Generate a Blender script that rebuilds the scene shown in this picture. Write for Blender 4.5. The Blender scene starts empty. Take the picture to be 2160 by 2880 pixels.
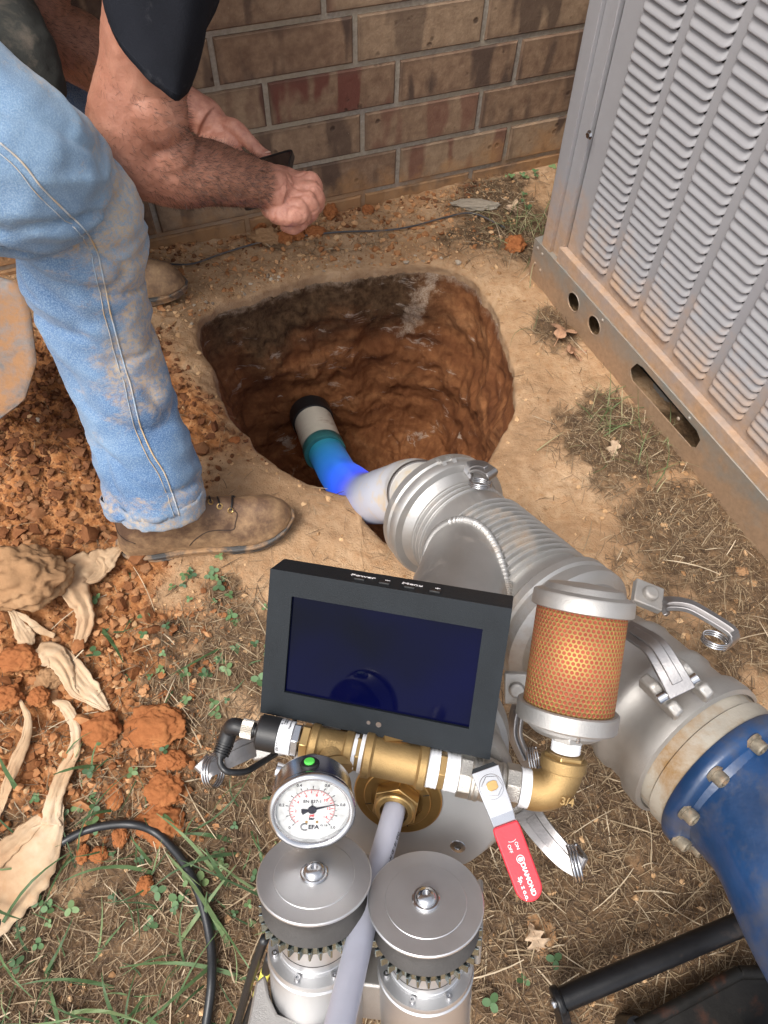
import bpy, bmesh, math, random
import numpy as np
from mathutils import Vector, Matrix
from mathutils.bvhtree import BVHTree

# ------------------------------------------------------------------ camera
CAM_H = 1.12                      # metres above the ground
FPX, IW, IH = 2000.0, 2160, 2880  # focal length in photo pixels, photo size
def nrm(v):
    v = np.array(v, float); return v/np.linalg.norm(v)
_Z = -nrm([(1021-1080)/FPX, -(2717-1440)/FPX, -1])
_f = np.array([0, 0, -1.0]); _Y = nrm(_f - _f.dot(_Z)*_Z); _X = np.cross(_Y, _Z)
CR = np.array([_X, _Y, _Z])       # camera axes -> world axes
CO = np.array([0, 0, CAM_H])
sc = bpy.context.scene
cam_d = bpy.data.cameras.new('camera'); cam = bpy.data.objects.new('camera', cam_d)
sc.collection.objects.link(cam); sc.camera = cam
cam_d.sensor_fit = 'VERTICAL'; cam_d.sensor_height = 36; cam_d.sensor_width = 27
cam_d.lens = FPX/IH*36
cam_d.clip_start = 0.02; cam_d.clip_end = 400
cam.matrix_world = Matrix([[*CR[i], CO[i]] for i in range(3)] + [[0, 0, 0, 1]])
cam_d.dof.use_dof = False
# ------------------------------------------------------------------ light
SUN_EL, SUN_AZ = math.radians(60), math.radians(232)    # azimuth measured from +x towards +y
w = bpy.data.worlds.new('World'); sc.world = w; w.use_nodes = True
nt = w.node_tree; bg = nt.nodes['Background']
sky = nt.nodes.new('ShaderNodeTexSky'); sky.sky_type = 'NISHITA'; sky.sun_disc = False
sky.sun_elevation = SUN_EL; sky.sun_rotation = math.pi/2 - SUN_AZ
sky.air_density = 1.0; sky.dust_density = 4.0; sky.ozone_density = 1.0
hs = nt.nodes.new('ShaderNodeHueSaturation'); hs.inputs['Saturation'].default_value = 0.35
nt.links.new(sky.outputs[0], hs.inputs['Color']); nt.links.new(hs.outputs[0], bg.inputs['Color'])
bg.inputs['Strength'].default_value = 0.15
sd = bpy.data.lights.new('sun', 'SUN'); so = bpy.data.objects.new('sun', sd); sc.collection.objects.link(so)
sd.energy = 1.15; sd.angle = math.radians(22); sd.color = (1.0, 0.95, 0.88)
_sv = Vector((math.cos(SUN_EL)*math.cos(SUN_AZ), math.cos(SUN_EL)*math.sin(SUN_AZ), math.sin(SUN_EL)))
so.rotation_euler = _sv.to_track_quat('Z', 'Y').to_euler()
sc.view_settings.view_transform = 'Standard'; sc.view_settings.look = 'None'
sc.view_settings.exposure = 1.0; sc.view_settings.gamma = 1.0

# ------------------------------------------------------------------ placing helpers
def ray(x, y): return CR @ np.array([(x-1080)/FPX, -(y-1440)/FPX, -1.0])
def P(x, y, d): return CO + ray(x, y)*d                  # point at distance d along the view axis
def G(x, y, z=0.0):
    r = ray(x, y); return CO + r*(z-CAM_H)/r[2]          # point on the level z
def V(x, y, z): return nrm(CR @ np.array([x, y, z], float))
def onpl(x, y, p, n):
    r = ray(x, y); return CO + r*((p-CO)@n)/(r@n)
random.seed(7); RNG = np.random.default_rng(7)

# ------------------------------------------------------------------ noise
_perm = np.random.default_rng(3).permutation(256); _perm = np.concatenate([_perm]*3)
_grad = np.random.default_rng(4).normal(size=(256, 3)); _grad /= np.linalg.norm(_grad, axis=1)[:, None]
def perlin(p):
    p = np.asarray(p, float); i = np.floor(p).astype(int); f = p - i; i &= 255
    u = f*f*f*(f*(f*6-15)+10); out = 0
    for dx in (0, 1):
        for dy in (0, 1):
            for dz in (0, 1):
                h = _perm[_perm[_perm[(i[:, 0]+dx) & 255]+((i[:, 1]+dy) & 255)]+((i[:, 2]+dz) & 255)]
                g = _grad[h]; d = f - np.array([dx, dy, dz])
                wgt = (u[:, 0] if dx else 1-u[:, 0])*(u[:, 1] if dy else 1-u[:, 1])*(u[:, 2] if dz else 1-u[:, 2])
                out = out + wgt*(g*d).sum(1)
    return out*1.6
def fbm(p, o=4, lac=2.1, gain=.5):
    a, s, r = 1, 1, 0
    for k in range(o):
        r = r + a*perlin(np.asarray(p)*s + k*17.3); a *= gain; s *= lac
    return r
def sstep(a, b, x):
    t = np.clip((x-a)/(b-a), 0, 1); return t*t*(3-2*t)

# ------------------------------------------------------------------ mesh building
class Fr:                                                # a frame: origin, x, y, z axes
    def __init__(s, o, z, x=None):
        s.o = np.array(o, float); s.z = nrm(z)
        s.k = 1.0
        if x is None: x = [1, 0, 0] if abs(s.z[0]) < .8 else [0, 1, 0]
        x = np.array(x, float); s.x = nrm(x - x.dot(s.z)*s.z); s.y = np.cross(s.z, s.x)
    def __call__(s, p): return s.o + s.k*np.atleast_2d(np.asarray(p, float)) @ np.array([s.x, s.y, s.z])
    def at(s, x, y, z): return s([[x, y, z]])[0]
    def d(s, x, y, z): return nrm(x*s.x+y*s.y+z*s.z)
    def sub(s, o, z=None, x=None):
        r = Fr(s.at(*o), s.d(*z) if z is not None else s.z, s.d(*x) if x is not None else s.x); r.k = s.k; return r
def catmull(pts, n=8):
    pts = [np.array(p, float) for p in pts]
    q = [2*pts[0]-pts[1]] + pts + [2*pts[-1]-pts[-2]]; out = []
    for i in range(1, len(q)-2):
        for k in range(n):
            t = k/n
            out.append(.5*((2*q[i])+(-q[i-1]+q[i+1])*t+(2*q[i-1]-5*q[i]+4*q[i+1]-q[i+2])*t*t+(-q[i-1]+3*q[i]-3*q[i+1]+q[i+2])*t**3))
    out.append(q[-2]); return np.array(out)
class MB:
    def __init__(s): s.v = []; s.f = []; s.m = []; s.n = 0; s.uv = []; s.has_uv = False
    def add(s, v, f, mi=0, uv=None):
        v = np.asarray(v, float); s.v.append(v); o = s.n
        for q in f: s.f.append([i+o for i in q])
        s.m += [mi]*len(f); s.n += len(v)
        if uv is not None: s.has_uv = True; s.uv.append(np.asarray(uv, float))
        else: s.uv.append(np.zeros((len(v), 2)))
        return s
    def box(s, fr, c, size, mi=0):
        h = np.array(size)/2; c = np.array(c)
        v = [[sx*h[0]+c[0], sy*h[1]+c[1], sz*h[2]+c[2]] for sx in (-1, 1) for sy in (-1, 1) for sz in (-1, 1)]
        return s.add(fr(v), [[0, 1, 3, 2], [4, 6, 7, 5], [0, 4, 5, 1], [2, 3, 7, 6], [0, 2, 6, 4], [1, 5, 7, 3]], mi)
    def lathe(s, fr, prof, seg=48, mi=0, a0=0, a1=2*math.pi, uvs=None):
        full = abs(a1-a0-2*math.pi) < 1e-6; n = seg if full else seg+1
        t = a0+(a1-a0)*np.arange(n)/seg; v = []; uv = []
        for k, (r, z) in enumerate(prof):
            v.append(np.stack([r*np.cos(t), r*np.sin(t), np.full(n, z)], 1))
            uv.append(np.stack([t/(2*math.pi), np.full(n, k/(len(prof)-1))], 1))
        f = []
        for k in range(len(prof)-1):
            for i in range(seg):
                j = (i+1) % n; f.append([k*n+i, k*n+j, (k+1)*n+j, (k+1)*n+i])
        if full:
            if prof[0][0] > 1e-6: f.append([i for i in range(n)][::-1])
            if prof[-1][0] > 1e-6: f.append([(len(prof)-1)*n+i for i in range(n)])
        return s.add(fr(np.concatenate(v)), f, mi, np.concatenate(uv))
    def cyl(s, p0, p1, r0, r1=None, seg=32, mi=0, ch=0):
        p0 = np.array(p0, float); p1 = np.array(p1, float); r1 = r0 if r1 is None else r1
        L = np.linalg.norm(p1-p0); fr = Fr(p0, p1-p0)
        pr = [(r0, 0), (r1, L)] if not ch else [(r0-ch, 0), (r0, ch), (r1, L-ch), (r1-ch, L)]
        return s.lathe(fr, pr, seg, mi)
    def sweep(s, pts, rad, seg=12, mi=0, cap=True, ell=None, up=None, close=False):
        pts = np.array(pts, float); n = len(pts)
        rad = np.broadcast_to(np.asarray(rad, float), (n,)) if np.ndim(rad) == 0 or len(np.shape(rad)) == 1 else rad
        T = np.gradient(pts, axis=0)
        if close: T = np.roll(pts, -1, 0)-np.roll(pts, 1, 0)
        T /= np.linalg.norm(T, axis=1)[:, None]
        x = np.array(up if up is not None else ([0, 0, 1] if abs(T[0][2]) < .9 else [1, 0, 0]), float); v = []
        a = 2*math.pi*np.arange(seg)/seg
        for i in range(n):
            if up is not None: x = np.array(up, float)
            x = x-x.dot(T[i])*T[i]; x /= np.linalg.norm(x); y = np.cross(T[i], x)
            e = 1 if ell is None else (ell[i] if np.ndim(ell) else ell)
            v.append(pts[i]+rad[i]*(np.cos(a)[:, None]*x+e*np.sin(a)[:, None]*y))
        f = []
        for k in range(n if close else n-1):
            for i in range(seg):
                j = (i+1) % seg; k2 = (k+1) % n; f.append([k*seg+i, k*seg+j, k2*seg+j, k2*seg+i])
        if cap and not close: f.append(list(range(seg))[::-1]); f.append([(n-1)*seg+i for i in range(seg)])
        return s.add(np.concatenate(v), f, mi)
    def ball(s, c, r, fr=None, seg=20, mi=0):
        r = np.broadcast_to(r, (3,)); fr = fr or Fr([0, 0, 0], [0, 0, 1])
        m = seg//2; v = [[0, 0, 1]]
        for i in range(1, m):
            for j in range(seg):
                a, b = math.pi*i/m, 2*math.pi*j/seg; v.append([math.sin(a)*math.cos(b), math.sin(a)*math.sin(b), math.cos(a)])
        v.append([0, 0, -1]); f = [[0, 1+j, 1+(j+1) % seg] for j in range(seg)]
        for i in range(m-2):
            for j in range(seg):
                a = 1+i*seg+j; b = 1+i*seg+(j+1) % seg; f.append([a, a+seg, b+seg, b])
        o = 1+(m-2)*seg; f += [[o+j, len(v)-1, o+(j+1) % seg] for j in range(seg)]
        return s.add(np.array(c)+(np.array(v)*r)@np.array([fr.x, fr.y, fr.z]), f, mi)
    def prism(s, fr, outl, z0, z1, mi=0):
        n = len(outl); v = [[x, y, z0] for x, y in outl]+[[x, y, z1] for x, y in outl]
        f = [list(range(n))[::-1], list(range(n, 2*n))]+[[i, (i+1) % n, n+(i+1) % n, n+i] for i in range(n)]
        return s.add(fr(v), f, mi)
    def ring(s, fr, R, r, seg=32, rs=8, mi=0):
        a = 2*math.pi*np.arange(seg)/seg
        return s.sweep(fr(np.stack([R*np.cos(a), R*np.sin(a), 0*a], 1)), r, rs, mi, close=True)
    def grid(s, vv, nu, nv, mi=0, uv=None, wrap=False):
        f = []
        for i in range(nu-1):
            for j in range(nv if wrap else nv-1):
                j2 = (j+1) % nv; f.append([i*nv+j, i*nv+j2, (i+1)*nv+j2, (i+1)*nv+j])
        return s.add(vv, f, mi, uv)
    def hexa(s, fr, r, z0, z1, mi=0, n=6, rot=0):
        return s.prism(fr, [(r*math.cos(rot+2*math.pi*i/n), r*math.sin(rot+2*math.pi*i/n)) for i in range(n)], z0, z1, mi)
    def build(s, name, mats, parent=None, smooth=35, bevel=0, sub=0, solid=0, bseg=2):
        v = np.concatenate(s.v)
        if parent is not None: o = org(parent)
        else:
            o = (v.min(0)+v.max(0))/2; o[2] = v[:, 2].min()
        me = bpy.data.meshes.new(name); me.from_pydata((v-o).tolist(), [], s.f)
        for m in (mats if isinstance(mats, (list, tuple)) else [mats]): me.materials.append(m)
        if len(me.materials) > 1: me.polygons.foreach_set('material_index', s.m)
        if s.has_uv:
            uvl = me.uv_layers.new(name='UVMap'); li = np.zeros(len(me.loops), int); me.loops.foreach_get('vertex_index', li)
            uvl.data.foreach_set('uv', np.concatenate(s.uv)[li].ravel())
        bm = bmesh.new(); bm.from_mesh(me); bmesh.ops.recalc_face_normals(bm, faces=bm.faces); bm.to_mesh(me); bm.free()
        if smooth:
            me.polygons.foreach_set('use_smooth', [True]*len(me.polygons))
            if smooth < 180: me.set_sharp_from_angle(angle=math.radians(smooth))
        me.update()
        ob = bpy.data.objects.new(name, me); sc.collection.objects.link(ob)
        if parent is not None: ob.parent = parent
        else: ob.location = o
        if solid: md = ob.modifiers.new('solid', 'SOLIDIFY'); md.thickness = solid; md.offset = 0
        if bevel:
            md = ob.modifiers.new('bevel', 'BEVEL'); md.width = bevel; md.segments = bseg; md.limit_method = 'ANGLE'; md.angle_limit = math.radians(40); md.harden_normals = False
        if sub: md = ob.modifiers.new('sub', 'SUBSURF'); md.levels = sub; md.render_levels = sub
        return ob
def org(o):
    while o.parent is not None: o = o.parent
    return np.array(o.location)
def thing(name, label, cat, loc, group=None):
    o = bpy.data.objects.new(name, None); sc.collection.objects.link(o); o.location = Vector([float(a) for a in loc])
    o.empty_display_size = .05; return tag(o, label, cat, group)
def tag(o, label, cat, group=None, kind=None):
    o['label'] = label; o['category'] = cat
    if group: o['group'] = group
    if kind: o['kind'] = kind
    return o
def structure(o): o['kind'] = 'structure'; return o
def eval_arrays(ob):
    dg = bpy.context.evaluated_depsgraph_get(); ev = ob.evaluated_get(dg); me = ev.to_mesh()
    v = np.zeros(len(me.vertices)*3); me.vertices.foreach_get('co', v)
    f = [list(p.vertices) for p in me.polygons]; ev.to_mesh_clear(); return v.reshape(-1, 3), f
def organic(mb, voxel, smooth_it=3):                     # one continuous skin round overlapping volumes
    ob = mb.build('tmp', [], None, smooth=0); loc = np.array(ob.location)
    md = ob.modifiers.new('r', 'REMESH'); md.mode = 'VOXEL'; md.voxel_size = voxel; md.use_smooth_shade = True
    md = ob.modifiers.new('s', 'SMOOTH'); md.factor = .5; md.iterations = smooth_it
    v, f = eval_arrays(ob); v = v+loc
    me = ob.data; bpy.data.objects.remove(ob); bpy.data.meshes.remove(me); return v, f
def vnormals(v, f):
    q = np.array([a if len(a) == 4 else a+[a[-1]] for a in f]); n = np.cross(v[q[:, 2]]-v[q[:, 0]], v[q[:, 3]]-v[q[:, 1]])
    N = np.zeros_like(v)
    for k in range(4): np.add.at(N, q[:, k], n)
    return N/np.maximum(np.linalg.norm(N, axis=1), 1e-12)[:, None]
def text_mb(mb, txt, size, fr, depth=.0003, mi=0, align='CENTER', bold=0, sx=1):
    cu = bpy.data.curves.new('t', 'FONT'); cu.body = txt; cu.size = size; cu.align_x = align; cu.align_y = 'CENTER'
    cu.extrude = depth/2; cu.offset = bold; cu.resolution_u = 3
    ob = bpy.data.objects.new('t', cu); sc.collection.objects.link(ob)
    v, f = eval_arrays(ob); bpy.data.objects.remove(ob); bpy.data.curves.remove(cu)
    if len(v): v = v*np.array([sx, 1, 1]); mb.add(fr(v), f, mi)
    return mb
def plate_mb(mb, fr, outer, holes, depth, mi=0):         # flat sheet with real holes, centred on z=0
    cu = bpy.data.curves.new('c', 'CURVE'); cu.dimensions = '2D'; cu.fill_mode = 'BOTH'; cu.extrude = depth/2
    for lp in [outer]+list(holes):
        sp = cu.splines.new('POLY'); sp.points.add(len(lp)-1); sp.use_cyclic_u = True
        for i, (x, y) in enumerate(lp): sp.points[i].co = (x, y, 0, 1)
    ob = bpy.data.objects.new('c', cu); sc.collection.objects.link(ob)
    v, f = eval_arrays(ob); bpy.data.objects.remove(ob); bpy.data.curves.remove(cu)
    mb.add(fr(v), f, mi); return mb
def circ2(r, n=24, c=(0, 0), a0=0): return [(c[0]+r*math.cos(a0+2*math.pi*i/n), c[1]+r*math.sin(a0+2*math.pi*i/n)) for i in range(n)]
def bvh_of(v, f): return BVHTree.FromPolygons([Vector(a) for a in v], f)
def hit(bvh, x, y, off=0.0):                             # where the surface lies seen along the given direction
    r = ray(x, y); h = bvh.ray_cast(Vector(CO), Vector(nrm(r)))
    if h[0] is None: return None
    n = np.array(h[1])
    if n @ r > 0: n = -n
    return np.array(h[0])+n*off, n

# ------------------------------------------------------------------ materials
def _c(c): return (*c, 1) if len(c) == 3 else c
class NT:
    def __init__(s, name):
        s.m = bpy.data.materials.new(name); s.m.use_nodes = True; s.t = s.m.node_tree; s.b = s.t.nodes['Principled BSDF']
        s.co = None
    def n(s, typ, **kw):
        nd = s.t.nodes.new(typ)
        for k, v in kw.items(): setattr(nd, k, v)
        return nd
    def l(s, a, b): s.t.links.new(a, b)
    def coord(s, which='Object'):
        if s.co is None: s.co = s.n('ShaderNodeTexCoord')
        return s.co.outputs[which]
    def noise(s, scale, detail=4, rough=.55, vec=None, stretch=None, dist=0):
        nd = s.n('ShaderNodeTexNoise'); nd.inputs['Scale'].default_value = scale; nd.inputs['Detail'].default_value = detail
        nd.inputs['Roughness'].default_value = rough; nd.inputs['Distortion'].default_value = dist
        src = vec or s.coord()
        if stretch:
            mp = s.n('ShaderNodeMapping'); mp.inputs['Scale'].default_value = stretch; s.l(src, mp.inputs[0]); src = mp.outputs[0]
        s.l(src, nd.inputs['Vector']); return nd.outputs['Fac']
    def ramp(s, fac, stops):
        r = s.n('ShaderNodeValToRGB'); e = r.color_ramp.elements
        while len(e) < len(stops): e.new(.5)
        for i, (p, c) in enumerate(stops):
            e[i].position = p; e[i].color = _c(c) if not np.isscalar(c) else (c, c, c, 1)
        s.l(fac, r.inputs[0]); return r.outputs[0]
    def mix(s, fac, a, b, blend='MIX'):
        m = s.n('ShaderNodeMix', data_type='RGBA', blend_type=blend)
        for i, q in ((0, fac), (6, a), (7, b)):
            if isinstance(q, (int, float)): m.inputs[i].default_value = q
            elif isinstance(q, (tuple, list)): m.inputs[i].default_value = _c(q)
            else: s.l(q, m.inputs[i])
        return m.outputs[2]
    def math(s, op, a, b=None, c=None):
        m = s.n('ShaderNodeMath', operation=op)
        for i, q in enumerate((a, b, c)):
            if q is None: continue
            if isinstance(q, (int, float)): m.inputs[i].default_value = q
            else: s.l(q, m.inputs[i])
        return m.outputs[0]
    def set(s, **kw):
        for k, v in kw.items():
            k = {'color': 'Base Color', 'rough': 'Roughness', 'metal': 'Metallic', 'emis': 'Emission Color', 'estr': 'Emission Strength',
                 'sss': 'Subsurface Weight', 'coat': 'Coat Weight', 'spec': 'Specular IOR Level', 'trans': 'Transmission Weight', 'coatr': 'Coat Roughness', 'sheen': 'Sheen Weight', 'alpha': 'Alpha', 'aniso': 'Anisotropic'}[k]
            if isinstance(v, (int, float)): s.b.inputs[k].default_value = v
            elif isinstance(v, (tuple, list)): s.b.inputs[k].default_value = _c(v)
            else: s.l(v, s.b.inputs[k])
        return s
    def bump(s, h, dist=.001, strength=1.0, prev=None):
        b = s.n('ShaderNodeBump'); b.inputs['Strength'].default_value = strength; b.inputs['Distance'].default_value = dist
        s.l(h, b.inputs['Height'])
        if prev is not None: s.l(prev, b.inputs['Normal'])
        s.l(b.outputs[0], s.b.inputs['Normal']); return b.outputs[0]
    def sep(s, v):
        q = s.n('ShaderNodeSeparateXYZ'); s.l(v, q.inputs[0]); return q.outputs
    def attr(s, name):
        a = s.n('ShaderNodeAttribute'); a.attribute_name = name; return a.outputs
def simple(name, col, rough=.5, metal=0., var=.12, scale=30, bump=0, bscale=400, rv=.1, dirt=None, dscale=14, dlo=.55, dhi=.7, drough=.8, **kw):
    t = NT(name); n1 = t.noise(scale, 5, .6)
    lo = tuple(max(0, c*(1-var)) for c in col); hi = tuple(min(1, c*(1+var)) for c in col)
    c = t.ramp(n1, [(.3, lo), (.7, hi)]); r = t.math('MULTIPLY_ADD', n1, rv*2, rough-rv)
    if dirt is not None:
        dn = t.noise(dscale, 8, .68, dist=.3); f = t.ramp(dn, [(dlo, 0.), (dhi, 1.)])
        c = t.mix(f, c, dirt); r = t.mix(f, r, (drough,)*3)
        if metal: t.set(metal=t.math('MULTIPLY', t.math('SUBTRACT', 1, f), metal))
    elif metal: t.set(metal=metal)
    t.set(color=c, rough=r, **kw)
    if bump: t.bump(t.noise(bscale, 4, .6), bump)
    return t.m
CLAY = (.42, .235, .11); RED = (.40, .16, .055)
M = {}
M['cast'] = simple('cast aluminium', (.40, .385, .365), .48, .75, .10, 25, .0003, 1100, dirt=(.24, .18, .13), dscale=9, dlo=.54, dhi=.78)
M['alum'] = simple('aluminium pipe', (.44, .43, .415), .46, .8, .08, 12, .0002, 300, dirt=(.30, .21, .13), dscale=9, dlo=.54, dhi=.74)
M['mach'] = simple('machined aluminium', (.58, .58, .585), .42, .9, .06, 20, .00006, 900)
M['plate'] = simple('end plate aluminium', (.40, .41, .42), .45, .6, .06, 20, .0001, 900)
M['steel'] = simple('polished steel', (.54, .54, .55), .22, 1, .06, 20)
M['dsteel'] = simple('grey lever steel', (.30, .29, .29), .36, .9, .10, 30, .0002, 500)
M['gear'] = simple('zinc gear steel', (.30, .36, .36), .25, 1, .3, 60, .0002, 300)
M['rubber'] = simple('grey roller rubber', (.060, .056, .053), .8, 0, .2, 60, .0004, 500)
M['brass'] = simple('cast brass', (.37, .245, .105), .50, .8, .18, 40, .0004, 1300)
M['brassm'] = simple('machined brass', (.44, .29, .12), .34, .9, .12, 30, .0001, 500)
M['bronze'] = simple('worn bronze flange', (.36, .22, .08), .36, .9, .2, 25, .0002, 300)
M['nickel'] = simple('nickel plated cast', (.52, .49, .44), .38, .9, .12, 60, .0005, 900)
M['tape'] = simple('white thread tape', (.74, .75, .77), .5, 0, .04, 200, .0004, 150)
M['redgrip'] = simple('red vinyl grip', (.62, .030, .045), .38, 0, .06, 40, .0001, 500)
M['white'] = simple('white print', (.82, .78, .78), .6, 0, .05)
M['blackp'] = simple('black plastic', (.012, .012, .013), .45, 0, .15, 60, .0001, 900, rv=.08)
M['housing'] = simple('monitor housing', (.010, .013, .016), .5, 0, .15, 40, .0002, 1500, dirt=(.08, .075, .07), dscale=35, dlo=.72, dhi=.85, drough=.6, spec=.22)
M['rubberb'] = simple('black cable', (.015, .016, .018), .38, 0, .2, 60, .0001, 300)
M['dust'] = simple('dusty cable', (.05, .05, .055), .5, 0, .3, 60, dirt=(.2, .13, .08), dlo=.5, dhi=.7)
M['ink'] = simple('black ink', (.02, .02, .03), .6, 0, .05)
M['redink'] = simple('red ink', (.65, .06, .07), .6, 0, .05)
M['green'] = simple('green plug', (.10, .62, .09), .35, 0, .03)
M['yellow'] = simple('yellow label', (.68, .62, .10), .5, 0, .05)
M['dark'] = simple('dark void', (.006, .006, .006), .9, 0, .2)
M['blueglaze'] = simple('blue enamel', (.008, .038, .112), .36, 0, .4, 9, .0012, 22, dirt=(.060, .055, .052), dscale=12, dlo=.50, dhi=.74, coat=.25)
M['cream'] = simple('stained cream ring', (.34, .31, .26), .5, 0, .2, 15, .0004, 300, dirt=(.24, .14, .055), dscale=14, dlo=.42, dhi=.62)
M['frame'] = simple('black painted tube', (.007, .007, .008), .34, 0, .3, 30, .0003, 80, dirt=(.05, .035, .028), dscale=25, dlo=.58, dhi=.8, drough=.6, spec=.3)
M['rustp'] = simple('rusty black plate', (.010, .009, .008), .5, 0, .3, 30, .0006, 120, dirt=(.09, .030, .014), dscale=14, dlo=.52, dhi=.75, spec=.2)
# ================================================================== GROUND AND PIT
HC = np.array([-.075, 1.09])                             # pit centre
_rim_px = [(430,680),(425,720),(455,790),(480,860),(530,930),(590,990),(650,1022),(720,1050),(778,1064),(783,1110),(830,1165),(900,1190),(960,1100),
           (1035,1020),(1060,985),(1100,915),(1116,850),(1108,780),(1080,700),(1045,625),(985,578),(905,568),(820,572),(740,585),(640,602),(540,635),(465,655)]
_rim = np.array([G(x*1.302, y*1.302)[:2]-HC for x, y in _rim_px])
_ra = np.arctan2(_rim[:, 1], _rim[:, 0]); _rr = np.hypot(_rim[:, 0], _rim[:, 1]); _o = np.argsort(_ra); _ra = _ra[_o]; _rr = _rr[_o]
def rim_r(a): a = np.asarray(a, float); r = np.interp(a, np.concatenate([_ra-2*np.pi, _ra, _ra+2*np.pi]), np.tile(_rr, 3)); q = np.stack([np.cos(a), np.sin(a), 0*a], -1).reshape(-1, 3); return r*(1+.016*fbm(q*5, 5).reshape(a.shape))
PIT = .60
def blob(x, y, px, py, r, hard=.5):
    c = G(px*1.302, py*1.302)[:2]; d = np.hypot(x-c[0], y-c[1]); return 1-sstep(r*hard*.55, r*1.25, d)
def zones(x, y):
    p = np.stack([x, y, 0*x], 1); n = fbm(p*5, 3)*.5; n2 = fbm(p*14+9, 3)*.5
    a = np.arctan2(y-HC[1], x-HC[0]); dr = np.hypot(x-HC[0], y-HC[1])-rim_r(a)
    red = np.maximum.reduce([blob(x, y, 60, 1000, .42), blob(x, y, 100, 1250, .28), blob(x, y, 60, 1550, .26), blob(x, y, 240, 1400, .22)*.6, blob(x, y, 330, 1650, .16)*.7])
    red = np.clip(red*1.3+n*.8-.1, 0, 1)*(x < .1)
    wd = (x*math.sin(math.radians(23.6))-y*math.cos(math.radians(23.6)))+1.63   # distance from the wall
    red = np.maximum(red, .55*(1-sstep(.05, .30, wd))*np.clip(.6+n2*2, 0, 1)*(x < .25))
    th = np.maximum.reduce([blob(x, y, 330, 1950, .45), blob(x, y, 100, 2150, .5), blob(x, y, 450, 1500, .22)*.75, blob(x, y, 1350, 2000, .42, .7), blob(x, y, 1150, 2150, .4),
                            blob(x, y, 1500, 1150, .20, .3), blob(x, y, 1350, 950, .17, .3), blob(x, y, 1200, 700, .10, .3), blob(x, y, 1100, 480, .22, .4)*.9, blob(x, y, 1600, 1200, .3, .5), blob(x, y, 1560, 1280, .10)*.4, blob(x, y, 700, 500, .2)*.35])
    th = np.clip(th*1.2+n*1.3+n2*.7-.15, 0, 1)*sstep(.02, .08, dr)
    th = th*(1-.55*sstep(.5, .9, red))
    gr = np.maximum.reduce([blob(x, y, 120, 2080, .33, .6), blob(x, y, 420, 2050, .26, .6), blob(x, y, 330, 1850, .22)*.4, blob(x, y, 1370, 930, .13, .3)*.9, blob(x, y, 1130, 500, .12)*.8, blob(x, y, 1130, 2100, .12)*.35, blob(x, y, 500, 1500, .2)*.25, blob(x, y, 250, 1350, .08)*.7])
    return red, th, np.clip(gr+n2*.5, 0, 1), dr
def base_z(x, y):
    p = np.stack([x, y, 0*x], 1)
    heap = .11*np.exp(-(((x+.86)/.33)**2+((y-.80)/.36)**2)) + .035*np.exp(-(((x+.72)/.22)**2+((y-.40)/.25)**2))
    z = .010*fbm(p*4, 3)+.004*fbm(p*14, 3)+heap*(1+.35*fbm(p*8+5, 3))
    return z
def lipw(a): return np.clip(np.cos(np.asarray(a)-math.radians(215)), 0, 1)
def ground_z(x, y):
    x = np.atleast_1d(np.asarray(x, float)); y = np.atleast_1d(np.asarray(y, float))
    red, th, gr, dr = zones(x, y); p = np.stack([x, y, 0*x], 1)
    rough = .0016+.010*red+.004*th
    z = base_z(x, y)+rough*fbm(p*34, 4)+.35*rough*fbm(p*110, 2)
    a = np.arctan2(y-HC[1], x-HC[0]); z -= .007*np.exp(-np.clip(dr, 0, 9)/.012)+.016*lipw(a)*np.exp(-np.clip(dr, 0, 9)/.045)   # rounded, trodden lip
    return z
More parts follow.
